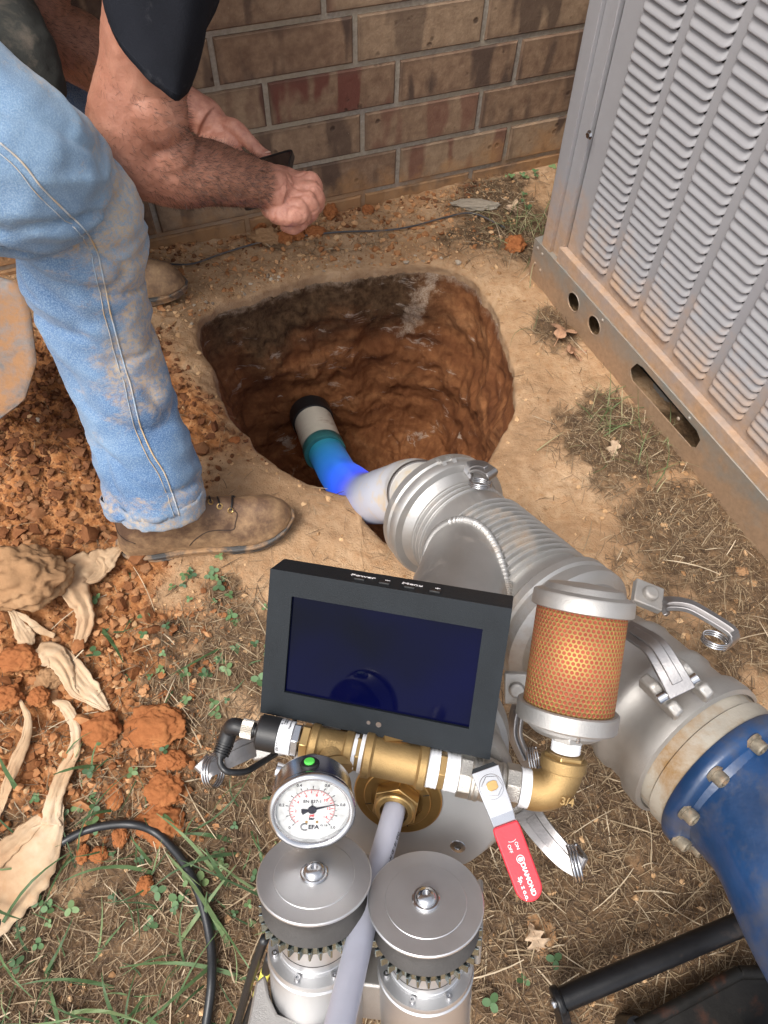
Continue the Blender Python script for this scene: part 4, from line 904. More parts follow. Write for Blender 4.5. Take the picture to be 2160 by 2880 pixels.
def gauge():
    f = Fr(P(878, 2284, .4980), V(.097, -.267, .959), V(.99, -.10, .1)); R = .0340; f.k = .89
    root = thing('pressure_gauge', 'round pressure gauge with steel bezel, white dial and green top plug', 'gauge', f.o*[1, 1, 0]+np.array([0, 0, .3]))
    c = MB(); c.lathe(f, [(.0, -.060), (.012, -.060), (.012, -.031), (.030, -.031), (.0320, -.0295), (.0325, -.028), (.0325, -.0045), (.0330, -.004)], 96); c.build('case', M['steel'], root, smooth=35)
    z = MB(); z.lathe(f, [(.0325, -.0055), (.0345, -.0045), (.0350, -.002), (.0345, .0006), (.0325, .0022), (.0305, .0022), (.0292, .0010), (.0286, -.0012), (.0284, -.004)], 96); z.build('bezel', M['steel'], root, smooth=60)
    d = MB(); d.lathe(f, [(0, -.0036), (.0287, -.0036)], 72); t = simple('dial white', (.88, .885, .87), .4, 0, .02); dl = d.build('dial', t, root)
    A = lambda v: math.radians(225-270*v)                 # v: 0..1
    tk = MB(); rk = MB(); f1 = f.sub((0, 0, -.0034)); Rb = .0182
    def tick(mb, a, r0, r1, w_):
        g = Fr(f1.at(0, 0, 0), f1.z, f1.d(math.cos(a), math.sin(a), 0)); g.k = f1.k; mb.box(g, ((r0+r1)/2, 0, 0), (r1-r0, w_, .0001))
    tk.sweep(f1([[Rb*math.cos(a), Rb*math.sin(a), 0] for a in np.linspace(A(0), A(1), 60)]), .00012, 4)
    rk.sweep(f1([[(Rb-.0006)*math.cos(a), (Rb-.0006)*math.sin(a), 0] for a in np.linspace(A(0), A(1), 60)]), .00012, 4)
    for i in range(21):
        v = i/20; tick(tk, A(v), Rb, Rb+(.0024 if i % 2 == 0 else .0018), .00030)
        if i % 2 == 0: tick(tk, A(v), Rb+.0014, Rb+.0030, .0007)
    for i in range(30):
        v = i*.5/14.5; tick(rk, A(v), Rb-.0006, Rb-.0020, .00028)
        if i % 2 == 0: tick(rk, A(v), Rb-.0018, Rb-.0034, .0006)
    def tx(mb, s_, x, y, sz, b_=.0): text_mb(mb, s_, sz*1.12, f1.sub((x, y, 0)), .0001, bold=b_+.00006)
    for v, s_ in ((0, '0'), (.2, '0.2'), (.4, '0.4'), (.6, '0.6'), (.8, '0.8'), (1, '1.0')): tx(tk, s_, (.0243)*math.cos(A(v)), (.0243)*math.sin(A(v)), .0031)
    for p_ in (2, 4, 6, 8, 10, 12, 14): v = p_/14.5; tx(rk, str(p_), .0130*math.cos(A(v)), .0130*math.sin(A(v)), .0030)
    tx(tk, 'EN 837-1', 0, .0070, .0034); tx(tk, 'S', 0, .0042, .0036); tx(rk, 'psi', 0, -.0058, .0031, .0001); tx(tk, 'bar', 0, -.0088, .0031, .0001); tx(tk, 'CL 1.6', .0098, -.0152, .0019)
    tx(tk, 'EFA', .0018, -.0168, .0046, .0001)
    for rr in (.0034, .0026): tk.sweep(f1([[-.0052+rr*math.cos(a), -.0165+rr*math.sin(a), 0] for a in np.linspace(.9, 2*math.pi-.9, 24)]), .00022, 4)
    tk.build('black_markings', M['ink'], dl, smooth=0); rk.build('red_markings', M['redink'], dl, smooth=0)
    an = A(.78); fn = Fr(f.at(0, 0, -.0026), f.z, f.d(math.cos(an), math.sin(an), 0)); fn.k = f.k; n = MB()
    n.prism(fn, [(.0205, .0), (.003, .0009), (-.003, .0009), (-.0066, .0022), (-.0082, .0026), (-.0088, 0), (-.0082, -.0026), (-.0066, -.0022), (-.003, -.0009), (.003, -.0009)], -.0003, .0001); n.lathe(fn, [(.0034, -.0002), (.0034, .0006), (0, .0008)], 32); n.build('needle', M['ink'], root)
    for x_ in (-.004, .0044):
        s = MB(); s.lathe(f1.sub((x_, -.0118, 0)), [(.0011, 0), (.0011, .0003), (.0005, .0003), (.0005, .0001), (0, .0001)], 16); s.build('dial_screw', M['brassm'], dl)
    # glass
    g = MB(); g.lathe(f, [(0, -.0002), (.0290, -.0008)], 64); t = NT('gauge glass'); t.set(color=(0, 0, 0), rough=.02, alpha=.04, spec=.12); g.build('glass', t.m, root)
    # plug on top of the case
    pz = nrm(V(-.03, .93, .30)); pz = nrm(pz-(pz@f.z)*f.z); fp = Fr(f.o-(f.z*.0165-pz*.0322)*f.k, pz, V(1, 0, 0)); fp.k = f.k
    p = MB(); p.lathe(fp, [(.0078, -.002), (.0078, .0008), (.0068, .0018), (.0045, .0020)], 40); pb = p.build('plug', M['blackp'], root)
    p = MB(); p.lathe(fp, [(.0043, .0010), (.0043, .0030), (.0036, .0036), (0, .0038)], 32); p.build('plug_cap', M['green'], pb)
gauge()

# ---- trolley frame lower right
def trolley():
    root = thing('trolley_frame', 'black painted trolley frame with round cross tube and rusty tray at the lower right', 'trolley', G(1900, 2850))
    a = P(1572, 2815, .865); b = P(2140, 2575, .900); t = MB(); t.cyl(a, b+(b-a)*.35, .0140, seg=40); t.build('cross_tube', M['frame'], root, smooth=40)
    k = MB(); k.cyl(a-nrm(b-a)*.006, a+nrm(b-a)*.004, .0175, seg=40, ch=.002)
    f = Fr(a-nrm(b-a)*.001, b-a, V(0, 1, 0)); pts = [a, a+V(.22, -.9, -.2)*.06, a+V(.22, -.9, -.2)*.14]; strap(k, pts, .034, .011, nrm(b-a)); k.build('end_bracket', M['frame'], root, bevel=.002)
    s = MB(); s.lathe(Fr(a-nrm(b-a)*.0065, a-b), [(.007, 0), (.007, .003), (.004, .003), (.004, .001), (0, .001)], 20); s.build('cap_screw', M['steel'], root)
    tr = MB(); c = [G(1790, 2890, .05), G(2080, 2735, .05), G(2700, 2735, .05), G(2700, 3400, .05), G(1950, 3400, .05)]
    f2 = Fr(c[0], [0, 0, 1], [1, 0, 0]); o = [((p-c[0])@f2.x, (p-c[0])@f2.y) for p in c]; tr.prism(f2, o[::1], -.004, 0)
    for i in range(len(c)): tr.cyl(c[i], c[(i+1) % len(c)], .008, seg=16)
    tr.build('tray', M['rustp'], root, bevel=.001)
    for i in (0, 2, 3, 4):
        l = MB(); l.cyl(c[i], c[i]*[1, 1, 0]-np.array([0, 0, .01]), .012, seg=20); l.build('leg', M['frame'], root)
trolley()

# ---- liner, clamp and drain pipe in the pit
def liner_and_pipe():
    S = A_-mz*.028
    pth = [S+mz*.01, S-mz*.05, P(1160, 1375, 1.22), P(1092, 1392, 1.30), P(1030, 1400, 1.42), P(985, 1365, 1.60), P(955, 1338, 1.72), P(930, 1295, 1.80), P(908, 1256, 1.85)]
    pts = catmull(pth, 10); n = len(pts); mb = MB(); rad = np.interp(np.arange(n), [0, 10, 26, 60, n-1], [.058, .053, .052, .047, .046])
    rad = rad*(1+.012*perlin(pts*40))
    t = NT('cured in place liner'); g = t.sep(t.n('ShaderNodeNewGeometry').outputs['Position'])
    at = t.attr('along')['Fac']; n1 = t.noise(14, 5, .6); n2 = t.noise(40, 5, .6)
    c = t.ramp(at, [(.0, (.62, .56, .46)), (.18, (.55, .54, .52)), (.42, (.42, .46, .58)), (.55, (.05, .10, .80)), (.75, (.04, .22, .66)), (.93, (.03, .28, .36)), (1., (.02, .20, .22))])
    c = t.mix(t.math('MULTIPLY', t.ramp(n2, [(.52, 0.), (.68, 1.)]), t.ramp(at, [(.3, .7), (.45, 0.)])), c, (.60, .45, .24))
    e = t.ramp(at, [(.46, 0.), (.56, 1.), (.70, .45), (.9, .05), (1., 0.)])
    t.set(color=c, rough=.35, coat=.3, emis=t.ramp(at, [(.5, (.02, .06, 1)), (.8, (.02, .25, .9))]), estr=t.math('MULTIPLY', e, .55)); t.bump(n1, .003, .5)
    mb.sweep(pts, rad, 40); ob = mb.build('pipe_liner', t.m, None, smooth=180)
    tag(ob, 'silvery pipe liner bending into the pit where ultraviolet light turns it bright blue', 'pipe liner')
    a_ = ob.data.attributes.new('along', 'FLOAT', 'POINT'); a_.data.foreach_set('value', np.repeat(np.linspace(0, 1, n), 40).astype(np.float32))
    hc = MB(); k = 13; T = nrm(pts[k+1]-pts[k-1]); f = Fr(pts[k], T); hc.lathe(f, [(rad[k]+.0004, -.006), (rad[k]+.0018, -.0058), (rad[k]+.0018, .0058), (rad[k]+.0004, .006)], 60)
    for i in range(90): a = 2*math.pi*i/90; q = Fr(f.at((rad[k]+.0016)*math.cos(a), (rad[k]+.0016)*math.sin(a), 0), f.d(math.cos(a), math.sin(a), 0), T); hc.box(q, (0, 0, .0003), (.008, .0012, .0008))
    aa = 1.1; q = Fr(f.at((rad[k]+.004)*math.cos(aa), (rad[k]+.004)*math.sin(aa), 0), f.d(math.cos(aa), math.sin(aa), 0), T); hc.box(q, (0, 0, .002), (.014, .020, .009))
    o = hc.build('hose_clamp', M['dsteel'], None, smooth=30); tag(o, 'slotted steel hose clamp round the silvery liner', 'hose clamp')
    # PVC drain pipe
    e0 = P(908, 1256, 1.85); d = nrm(P(878, 1178, 1.955)-e0); root = thing('drain_pipe', 'white soiled plastic drain pipe in the bottom of the pit', 'pipe', e0)
    p = MB(); f = Fr(e0, d); p.lathe(f, [(.046, -.030), (.0525, -.030), (.0525, .055), (.0525, .13), (.050, .13)], 56)
    p.build('pipe_body', simple('soiled white plastic', (.60, .56, .47), .45, 0, .1, 12, .0004, 200, dirt=(.25, .12, .05), dscale=12, dlo=.56, dhi=.74), root)
    q = MB(); q.lathe(f, [(.053, .118), (.0565, .119), (.0575, .126), (.0575, .17), (.05, .17)], 56); q.build('rubber_coupling', M['blackp'], root)
    r = MB(); r.lathe(f, [(.0535, -.034), (.0545, -.032), (.0545, -.004), (.0535, -.002)], 56); r.build('liner_collar', simple('teal collar', (.03, .14, .15), .4, 0, .2, 30), root)
liner_and_pipe()
# ================================================================== PERSON
def limb(mb, pts, rad, seg=20, n=6, ell=None, tip=True):
    pts = [np.array(p, float) for p in pts]; c = catmull(pts, n)
    k = np.linspace(0, len(pts)-1, len(c)); r = np.interp(k, range(len(pts)), rad)
    e = None if ell is None else np.interp(k, range(len(pts)), ell)
    mb.sweep(c, r, seg, ell=e); mb.ball(c[0], r[0]*.98, seg=16)
    if tip: mb.ball(c[-1], r[-1]*.98, seg=16)
    return c, r
HIP = np.array([-.84, 1.00, .80]); KN = P(258, 640, .93); AN = P(436, 1375, 1.150)
HIP2 = np.array([-.86, 1.20, .82]); KN2 = np.array([-.66, 1.26, .47]); AN2 = np.array([-.63, 1.305, .12])
SH = P(505, -290, .76); EL = P(362, 395, .955); WR_ = P(738, 520, 1.085)
SH2 = np.array([-.40, 1.36, .93]); EL2 = P(95, 40, 1.06); WR2 = P(555, 318, 1.20)
root_p = thing('person', 'man in black t-shirt and muddy blue jeans bending over the pit holding a phone', 'person', [-.5, .95, 0])
def skin_mat():
    t = NT('tanned skin'); n1 = t.noise(16, 6, .68); n2 = t.noise(70, 6, .65); n3 = t.noise(350, 3, .6)
    c = t.ramp(n1, [(.25, (.27, .108, .068)), (.5, (.37, .165, .108)), (.76, (.47, .235, .16))])
    f = t.attr('tan')['Fac']; c = t.mix(f, c, t.ramp(n2, [(.3, (.17, .070, .042)), (.7, (.31, .14, .085))]))  # forearm tan plus underside shade painted into the skin colour
    pk = t.attr('pale')['Fac']; c = t.mix(pk, c, t.ramp(n2, [(.28, (.34, .135, .095)), (.72, (.54, .27, .195))]))
    c = t.mix(t.ramp(n3, [(.58, 0.), (.7, .22)]), c, (.16, .07, .045))
    t.set(color=c, rough=t.ramp(n2, [(.3, .42), (.7, .6)]), sss=.12, spec=.4); t.b.inputs['Subsurface Radius'].default_value = (.012, .005, .003)
    b = t.bump(n2, .0012, .7); t.bump(n3, .0006, .7, b); return t.m
def body():
    mb = MB()
    # near arm
    limb(mb, [SH, P(440, 0, .835), P(408, 200, .905), EL, P(470, 470, 1.0), P(610, 492, 1.04), WR_, P(775, 533, 1.10)],
         [.062, .058, .056, .054, .052, .0425, .0318, .031], 28, 8, [1, 1, 1.05, 1.05, 1.05, 1.05, 1.15, 1.2])
    mb.ball(P(318, 425, .955), .040); mb.ball(P(420, 310, .925), .050); mb.ball(P(450, 425, .975), .050)
    # near hand: fist closed round the phone
    hx = nrm(P(880, 585, 1.125)-P(770, 530, 1.10)); hz = nrm(V(.15, .35, .93)); fh = Fr(P(805, 540, 1.108), hz, hx)   # x to the knuckles, y up the picture
    mb.ball(fh.at(-.012, .004, -.004), (.050, .046, .024), fh, 24); mb.ball(fh.at(.012, .012, -.004), (.036, .034, .020), fh, 20); mb.ball(fh.at(.004, -.026, -.008), (.040, .030, .020), fh, 20)
    Y = [.029, .010, -.009, -.027]
    for i, y in enumerate(Y):
        L_ = [.030, .033, .031, .024][i]; r = [.0115, .0118, .0112, .0100][i]
        k = fh.at([.034, .039, .035, .025][i], y, .005); a = fh.at([.044, .049, .044, .034][i], y-.002, -.020); b = fh.at([.028, .032, .028, .020][i], y-.003, -.040); c = fh.at([.012, .016, .012, .006][i], y-.004, -.040)
        limb(mb, [fh.at(.004, y*.9, -.002), k, a, b, c], [r*1.1, r*1.12, r, r*.95, r*.85], 14, 5); mb.ball(k, r*1.18, seg=12)
    limb(mb, [fh.at(-.03, .020, -.008), fh.at(-.010, .034, -.018), fh.at(.012, .038, -.026), fh.at(.030, .032, -.034)], [.016, .014, .0105, .009], 16, 5)
    # far arm and hand
    limb(mb, [SH2, (SH2+EL2)/2+[-.02, .02, 0], EL2, P(230, 140, 1.12), P(400, 250, 1.17), WR2, P(590, 345, 1.205)], [.060, .055, .050, .052, .044, .031, .031], 28, 8, [1, 1, 1, 1.05, 1.1, 1.2, 1.2])
    g0 = P(625, 372, 1.205); gx = nrm(P(720, 430, 1.205)-P(560, 325, 1.205)); gz = nrm(V(-.15, .45, .85)); fg = Fr(g0, gz, gx)
    mb.ball(fg.at(.0, -.006, -.006), (.046, .036, .022), fg, 24); mb.ball(fg.at(-.004, .002, .006), (.034, .024, .018), fg, 20)
    limb(mb, [fg.at(.006, .004, .006), fg.at(.034, .004, .010), P(722, 420, 1.19), P(752, 441, 1.188)], [.019, .0135, .0108, .0085], 16, 6)
    for i in range(4):
        y = -.018-.0165*i*.75; r = .0095-.0005*i
        limb(mb, [fg.at(.02, y*.8, -.006), fg.at(.045, y-.004, -.012), fg.at(.066, y-.010, -.024), fg.at(.080, y-.012, -.040)], [r*1.1, r*1.05, r, r*.85], 14, 5)
    # neck and head, kept above the picture
    NB = (SH+SH2)/2+[.03, 0, .06]; HD = NB+[.14, -.02, .10]
    limb(mb, [NB-[.10, 0, .02], NB, HD-[.03, 0, .02]], [.09, .062, .058], 24)
    fhd = Fr(HD+[.06, 0, .05], nrm([.35, 0, .94]), [.94, 0, -.35])
    mb.ball(fhd.o, (.098, .076, .112), fhd, 28); mb.ball(fhd.at(.045, 0, -.055), (.055, .056, .062), fhd, 20); mb.ball(fhd.at(.104, 0, -.02), (.016, .014, .024), fhd, 12)
    for s in (-1, 1): mb.ball(fhd.at(0, s*.078, -.015), (.018, .008, .030), fhd, 12); mb.ball(fhd.at(.086, s*.032, .008), .016, seg=12)
    mb.ball(fhd.at(.092, 0, -.058), (.014, .024, .008), fhd, 12)
    v, f = organic(mb, .0021, 2)
    N = vnormals(v, f)
    # tendons, veins, wrinkles
    hand = np.exp(-(np.linalg.norm(v-fh.o, axis=1)/.075)**2); dsp = .0009*fbm(v*np.array([45, 45, 45]), 3)+hand*(.0020*np.maximum(0, perlin(v*60+4))-.0020*np.exp(-(perlin(v*38)/.10)**2))
    ar = np.exp(-(np.linalg.norm(v-(EL+WR_)/2, axis=1)/.15)**2); dsp = dsp+ar*.0016*np.abs(perlin(v*22+2))
    v = v+N*dsp[:, None]
    out = MB(); out.add(v, f); ob = out.build('body', skin_mat(), root_p, smooth=180)
    seg = WR_-EL; tt = np.clip(((v-EL)@seg)/(seg@seg), -.5, 1.5); dist = np.linalg.norm(v-(EL+np.clip(tt, 0, 1)[:, None]*seg), axis=1)
    under = np.clip(-(N@nrm(V(-.1, .75, .6)))*.6+.55, 0, 1)  # painted shade: forearm skin colour darkens where it faces down
    tan = sstep(.15, .7, tt)*(1-sstep(.93, 1.05, tt))*(dist < .085)*(.35+.65*under); seg2 = WR2-EL2; t2 = ((v-EL2)@seg2)/(seg2@seg2); d2 = np.linalg.norm(v-(EL2+np.clip(t2, 0, 1)[:, None]*seg2), axis=1)  # mask holds the forearm tan and the painted underside shade
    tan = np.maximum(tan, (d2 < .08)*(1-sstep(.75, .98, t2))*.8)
    pale = np.maximum(sstep(.98, 1.08, tt)*(dist < .2)*.8*(np.linalg.norm(v-fh.o, axis=1) < .13), (np.linalg.norm(v-g0, axis=1) < .12)*1.0)
    for nm, val in (('tan', tan), ('pale', pale)): a_ = ob.data.attributes.new(nm, 'FLOAT', 'POINT'); a_.data.foreach_set('value', np.clip(val, 0, 1).astype(np.float32))
    # arm hair
    rg = np.random.default_rng(1); w_ = (tt > -.9)*(tt < 1.0)*(dist < .10)*(.25+sstep(0, .6, tt)); w_ = w_*(N@nrm(V(0, 0, 1)) > -.3); w_ = w_+.6*(d2 < .08)*(t2 < .9)
    idx = rg.choice(len(v), 10500, p=w_/w_.sum()); hv = []; hf = []
    for q, i in enumerate(idx):
        ax = nrm(seg if dist[i] < d2[i] else seg2); d = ax*.9+rg.normal(0, .45, 3)+N[i]*.35; d = nrm(d); L_ = rg.uniform(.006, .014); s_ = np.cross(d, N[i]); s_ = s_/max(np.linalg.norm(s_), 1e-6)*.00016
        m_ = v[i]+d*L_*.5+N[i]*.0014; e = v[i]+d*L_-N[i]*.001
        hv += [v[i]-s_, v[i]+s_, m_+s_*.7, m_-s_*.7, e]; hf += [[5*q, 5*q+1, 5*q+2, 5*q+3], [5*q+3, 5*q+2, 5*q+4]]
    h = MB(); h.add(hv, hf); hm = simple('dark body hair', (.035, .022, .016), .5, 0, .1); ho = h.build('arm_hair', hm, ob, smooth=0); ho['kind'] = 'stuff'
    cap = MB(); cap.ball(fhd.at(-.012, 0, .022), (.098, .082, .104), fhd, 24); cap.build('hair', hm, root_p, smooth=180)
    # thumb nail of the far hand
    nl = MB(); fn = Fr(P(752, 441, 1.188)+V(-.1, .8, .6)*.0072, V(-.1, .8, .6), gx); nl.ball(fn.o, (.0075, .0055, .0014), fn, 12); nl.build('thumb_nail', simple('nail', (.62, .38, .30), .3, 0, .05), ob, smooth=180)
    return v, f
BV, BF = body()

def phone():
    c0 = P(828, 424, 1.160); ex = nrm(P(712, 458, 1.180)-c0); el = P(895, 550, 1.06)-c0; el = nrm(el-(el@ex)*ex)
    z = nrm(np.cross(el, ex)); 
    if z@ray(800, 500) > 0: z = -z
    W_, L_, T = .072, .132, .0095; f = Fr(c0+ex*W_/2+el*L_/2, z, ex)
    root = thing('smartphone', 'smartphone in a thick black case held in both hands', 'phone', f.o)
    def rr(w_, l_, r, n=6): return [(sx*(w_/2-r)+r*math.cos(a0+a), sy*(l_/2-r)+r*math.sin(a0+a)) for sx, sy, a0 in ((1, 1, 0), (-1, 1, math.pi/2), (-1, -1, math.pi), (1, -1, 1.5*math.pi)) for a in np.linspace(0, math.pi/2, n)]
    b = MB(); plate_mb(b, f, rr(W_, L_, .011), [rr(W_-.006, L_-.006, .008)], T); b.prism(f, rr(W_-.003, L_-.003, .009), -T/2, T/2-.002); b.build('case', M['blackp'], root, bevel=.0010)
    s = MB(); s.prism(f, rr(W_-.007, L_-.007, .008), T/2-.0018, T/2-.0010); t = NT('phone glass'); t.set(color=(.012, .008, .010), rough=.06, coat=.5, spec=.6); s.build('screen', t.m, root)
phone()

def denim(name, dark=False):
    t = NT(name); n1 = t.noise(5, 5, .6); n2 = t.noise(28, 5, .65); n3 = t.noise(620, 2, .6); big = t.noise(3.2, 4, .6, dist=.5)
    c = t.ramp(n1, [(.28, (.028, .072, .175)), (.5, (.062, .135, .27)), (.72, (.16, .25, .37))])
    if dark: c = t.ramp(n1, [(.3, (.05, .12, .28)), (.7, (.10, .22, .44))])
    c = t.mix(t.ramp(n3, [(.42, 0.), (.66, .42)]), c, (.36, .46, .56))
    worn = t.attr('worn')['Fac']; c = t.mix(t.math('MULTIPLY', worn, .45), c, (.30, .42, .50))
    d = t.attr('dirt')['Fac']; df = t.math('ADD', t.math('MULTIPLY', d, .9), t.math('MULTIPLY', t.math('SUBTRACT', n2, .5), 1.5))
    st = t.noise(22, 9, .78, stretch=(1.0, 1.0, 2.2), dist=.5)
    f = t.math('MULTIPLY', t.ramp(t.math('ADD', t.math('MULTIPLY', d, .42), st), [(.72, 0.), (.90, 1.)]), t.ramp(n3, [(.3, 1.), (.75, .35)]))
    f = t.math('MULTIPLY', f, t.ramp(t.noise(150, 4, .7), [(.40, .25), (.56, 1.)])); c = t.mix(t.math('MULTIPLY', f, .9), c, t.ramp(n2, [(.35, (.44, .27, .11)), (.65, (.58, .42, .23))]))
    t.set(color=c, rough=.88, sheen=.15, spec=.2)
    wv = t.n('ShaderNodeTexWave'); wv.inputs['Scale'].default_value = 380; wv.bands_direction = 'DIAGONAL'; t.l(t.coord(), wv.inputs['Vector'])
    b = t.bump(wv.outputs['Fac'], .0004, .35); b = t.bump(n2, .002, .35, b); t.bump(n3, .0008, .6, b); return t.m
M['denim'] = denim('muddy blue denim')
def jeans():
    mb = MB(); ax = P(446, 1408, 1.160)
    limb(mb, [HIP, P(-60, 398, .80), P(105, 500, .865), P(208, 622, .925), P(240, 790, .985), P(296, 970, 1.045), P(374, 1172, 1.10), P(420, 1320, 1.135), ax],
         [.118, .096, .090, .0820, .0775, .0720, .0670, .0705, .0765], 40, 10, [1, 1, 1, .95, .95, .95, .97, 1.0, 1.03], tip=False)
    limb(mb, [HIP2, (HIP2+KN2)/2, KN2+[.02, 0, 0], (KN2+AN2)/2, AN2], [.120, .10, .088, .08, .08], 32, 8)
    mb.ball((HIP+HIP2)/2+[-.02, 0, .03], (.14, .19, .14)); mb.ball((HIP+HIP2)/2+[.10, 0, .05], (.12, .165, .12))
    v, f = organic(mb, .0055, 4); N = vnormals(v, f)
    # folds: bands across the leg, stronger at knee and hem; noise sampled in a sheared, stretched space
    seg = AN-KN; t_ = ((v-KN)@seg)/(seg@seg); near = (np.linalg.norm(np.cross(v-KN, nrm(seg)), axis=1) < .16)*(v[:, 1] < 1.13)
    q = v.copy(); q[:, 2] = q[:, 2]*2.6+q[:, 0]*1.4
    fold = perlin(q*6.5)+.5*perlin(q*13+3)
    rid = 1-np.abs(fold)*1.5; fold2 = perlin(q*5.0+31)+.35*perlin(q*11+5); cr = np.exp(-(fold2/.10)**2)
    amp = .0065+.009*np.exp(-((t_-0.05)/.22)**2)+.009*np.exp(-((t_-.88)/.16)**2)+.003
    v = v+N*(amp*rid*.55-amp*.45*cr+.0016*fbm(v*30, 3))[:, None]
    ob_v, ob_f = v, f
    o = MB(); o.add(v, f); ob = o.build('jeans', M['denim'], root_p, smooth=180)
    # dirt map in space: knee front, shin patch, inside calf
    def g(c, r): return np.exp(-(np.linalg.norm((v-c), axis=1)/r)**2)
    dirt = .06+.35*g(P(230, 500, .88), .12)+.5*g(P(400, 1100, 1.06), .08)+.8*g(P(395, 580, .90), .045)+.6*g(P(300, 720, .92), .06)+1.0*g(P(350, 980, 1.02), .055)+.7*g(P(440, 900, 1.02), .05)+.45*g(P(160, 600, .90), .06)+.5*g(P(120, 150, .8), .12)+.5*g(P(420, 800, .98), .05)+.6*(t_ > .93)*near+.4*g(P(330, 1180, 1.1), .07)+.02
    worn = .9*g(P(190, 420, .85), .13)+.55*g(P(400, 640, .92), .08)+.5*g(P(120, 300, .85), .1)+.45*g(P(480, 1000, 1.05), .06)+.5*np.clip(rid-.6, 0, 1)
    for nm, val in (('dirt', dirt), ('worn', worn)): a_ = ob.data.attributes.new(nm, 'FLOAT', 'POINT'); a_.data.foreach_set('value', np.clip(val, 0, 1).astype(np.float32))
    bv = bvh_of(v, f)
    px = [(0, 402), (60, 455), (120, 530), (190, 600), (240, 650), (272, 705), (292, 790), (310, 880), (338, 985), (368, 1090), (392, 1190), (425, 1270), (462, 1330), (488, 1400), (505, 1452)]
    px = catmull([(a, b, 0) for a, b in px], 8); pts = [hit(bv, a, b, .0008) for a, b, _ in px]; pts = [p for p in pts if p]
    s = MB(); P_ = np.array([p[0] for p in pts]); N_ = [p[1] for p in pts]
    s.sweep(P_, .0012, 6, up=N_[0]); s.build('side_seam', simple('seam', (.30, .38, .46), .9, 0, .3, 60, .0005, 300, dirt=(.45, .32, .18), dlo=.45, dhi=.6), ob, smooth=180)
    st = MB(); Q = []                                    # second stitch line beside the seam
    for i in range(1, len(P_)-1):
        T = nrm(P_[i+1]-P_[i-1]); S_ = np.cross(T, N_[i]); S_ = S_ if S_@V(1, 0, 0) < 0 else -S_
        Q.append(P_[i]+S_*.0085-N_[i]*.0002)
    st.sweep(np.array(Q), .0007, 5, up=N_[0]); st.build('stitch_line', bpy.data.materials['seam'], ob, smooth=180)
    # turned hem
    o = []; hm = MB()
    dz = nrm(AN-KN); cpos = ax+dz*.000; f2 = Fr(cpos, dz, [1, 0, 0]); rows = []
    nn = 72; a = 2*np.pi*np.arange(nn)/nn
    for k, (z, off) in enumerate(((-.026, .0005), (-.022, .0022), (-.012, .0020), (-.002, .0024), (.002, .0024), (.005, .0012), (.005, -.002), (0., -.004))):
        cz = f2.at(0, 0, z); rr = []
        for i in range(nn):
            d = math.cos(a[i])*f2.x+math.sin(a[i])*f2.y; h = bv.ray_cast(Vector(f2.at(0, 0, -.032)+d*.2), Vector(-d)); rr.append(np.linalg.norm(np.array(h[0])-f2.at(0, 0, -.032)) if h[0] is not None else .08)
        rr = np.clip(np.array(rr), .06, .10); wob = .0012*np.sin(a*17+k)+.003*np.sin(a*3)
        rows.append(cz+(rr+off+wob)[:, None]*(np.cos(a)[:, None]*f2.x+np.sin(a)[:, None]*f2.y)+np.outer(.006*np.sin(a+.6), f2.z))
    hm.grid(np.concatenate(rows), 8, nn, wrap=True); hob = hm.build('hem', M['denim'], ob, smooth=60, solid=.0015)
    for nm, val in (('dirt', .75), ('worn', .35)): a_ = hob.data.attributes.new(nm, 'FLOAT', 'POINT'); a_.data.foreach_set('value', np.full(len(hob.data.vertices), val, dtype=np.float32))
jeans()

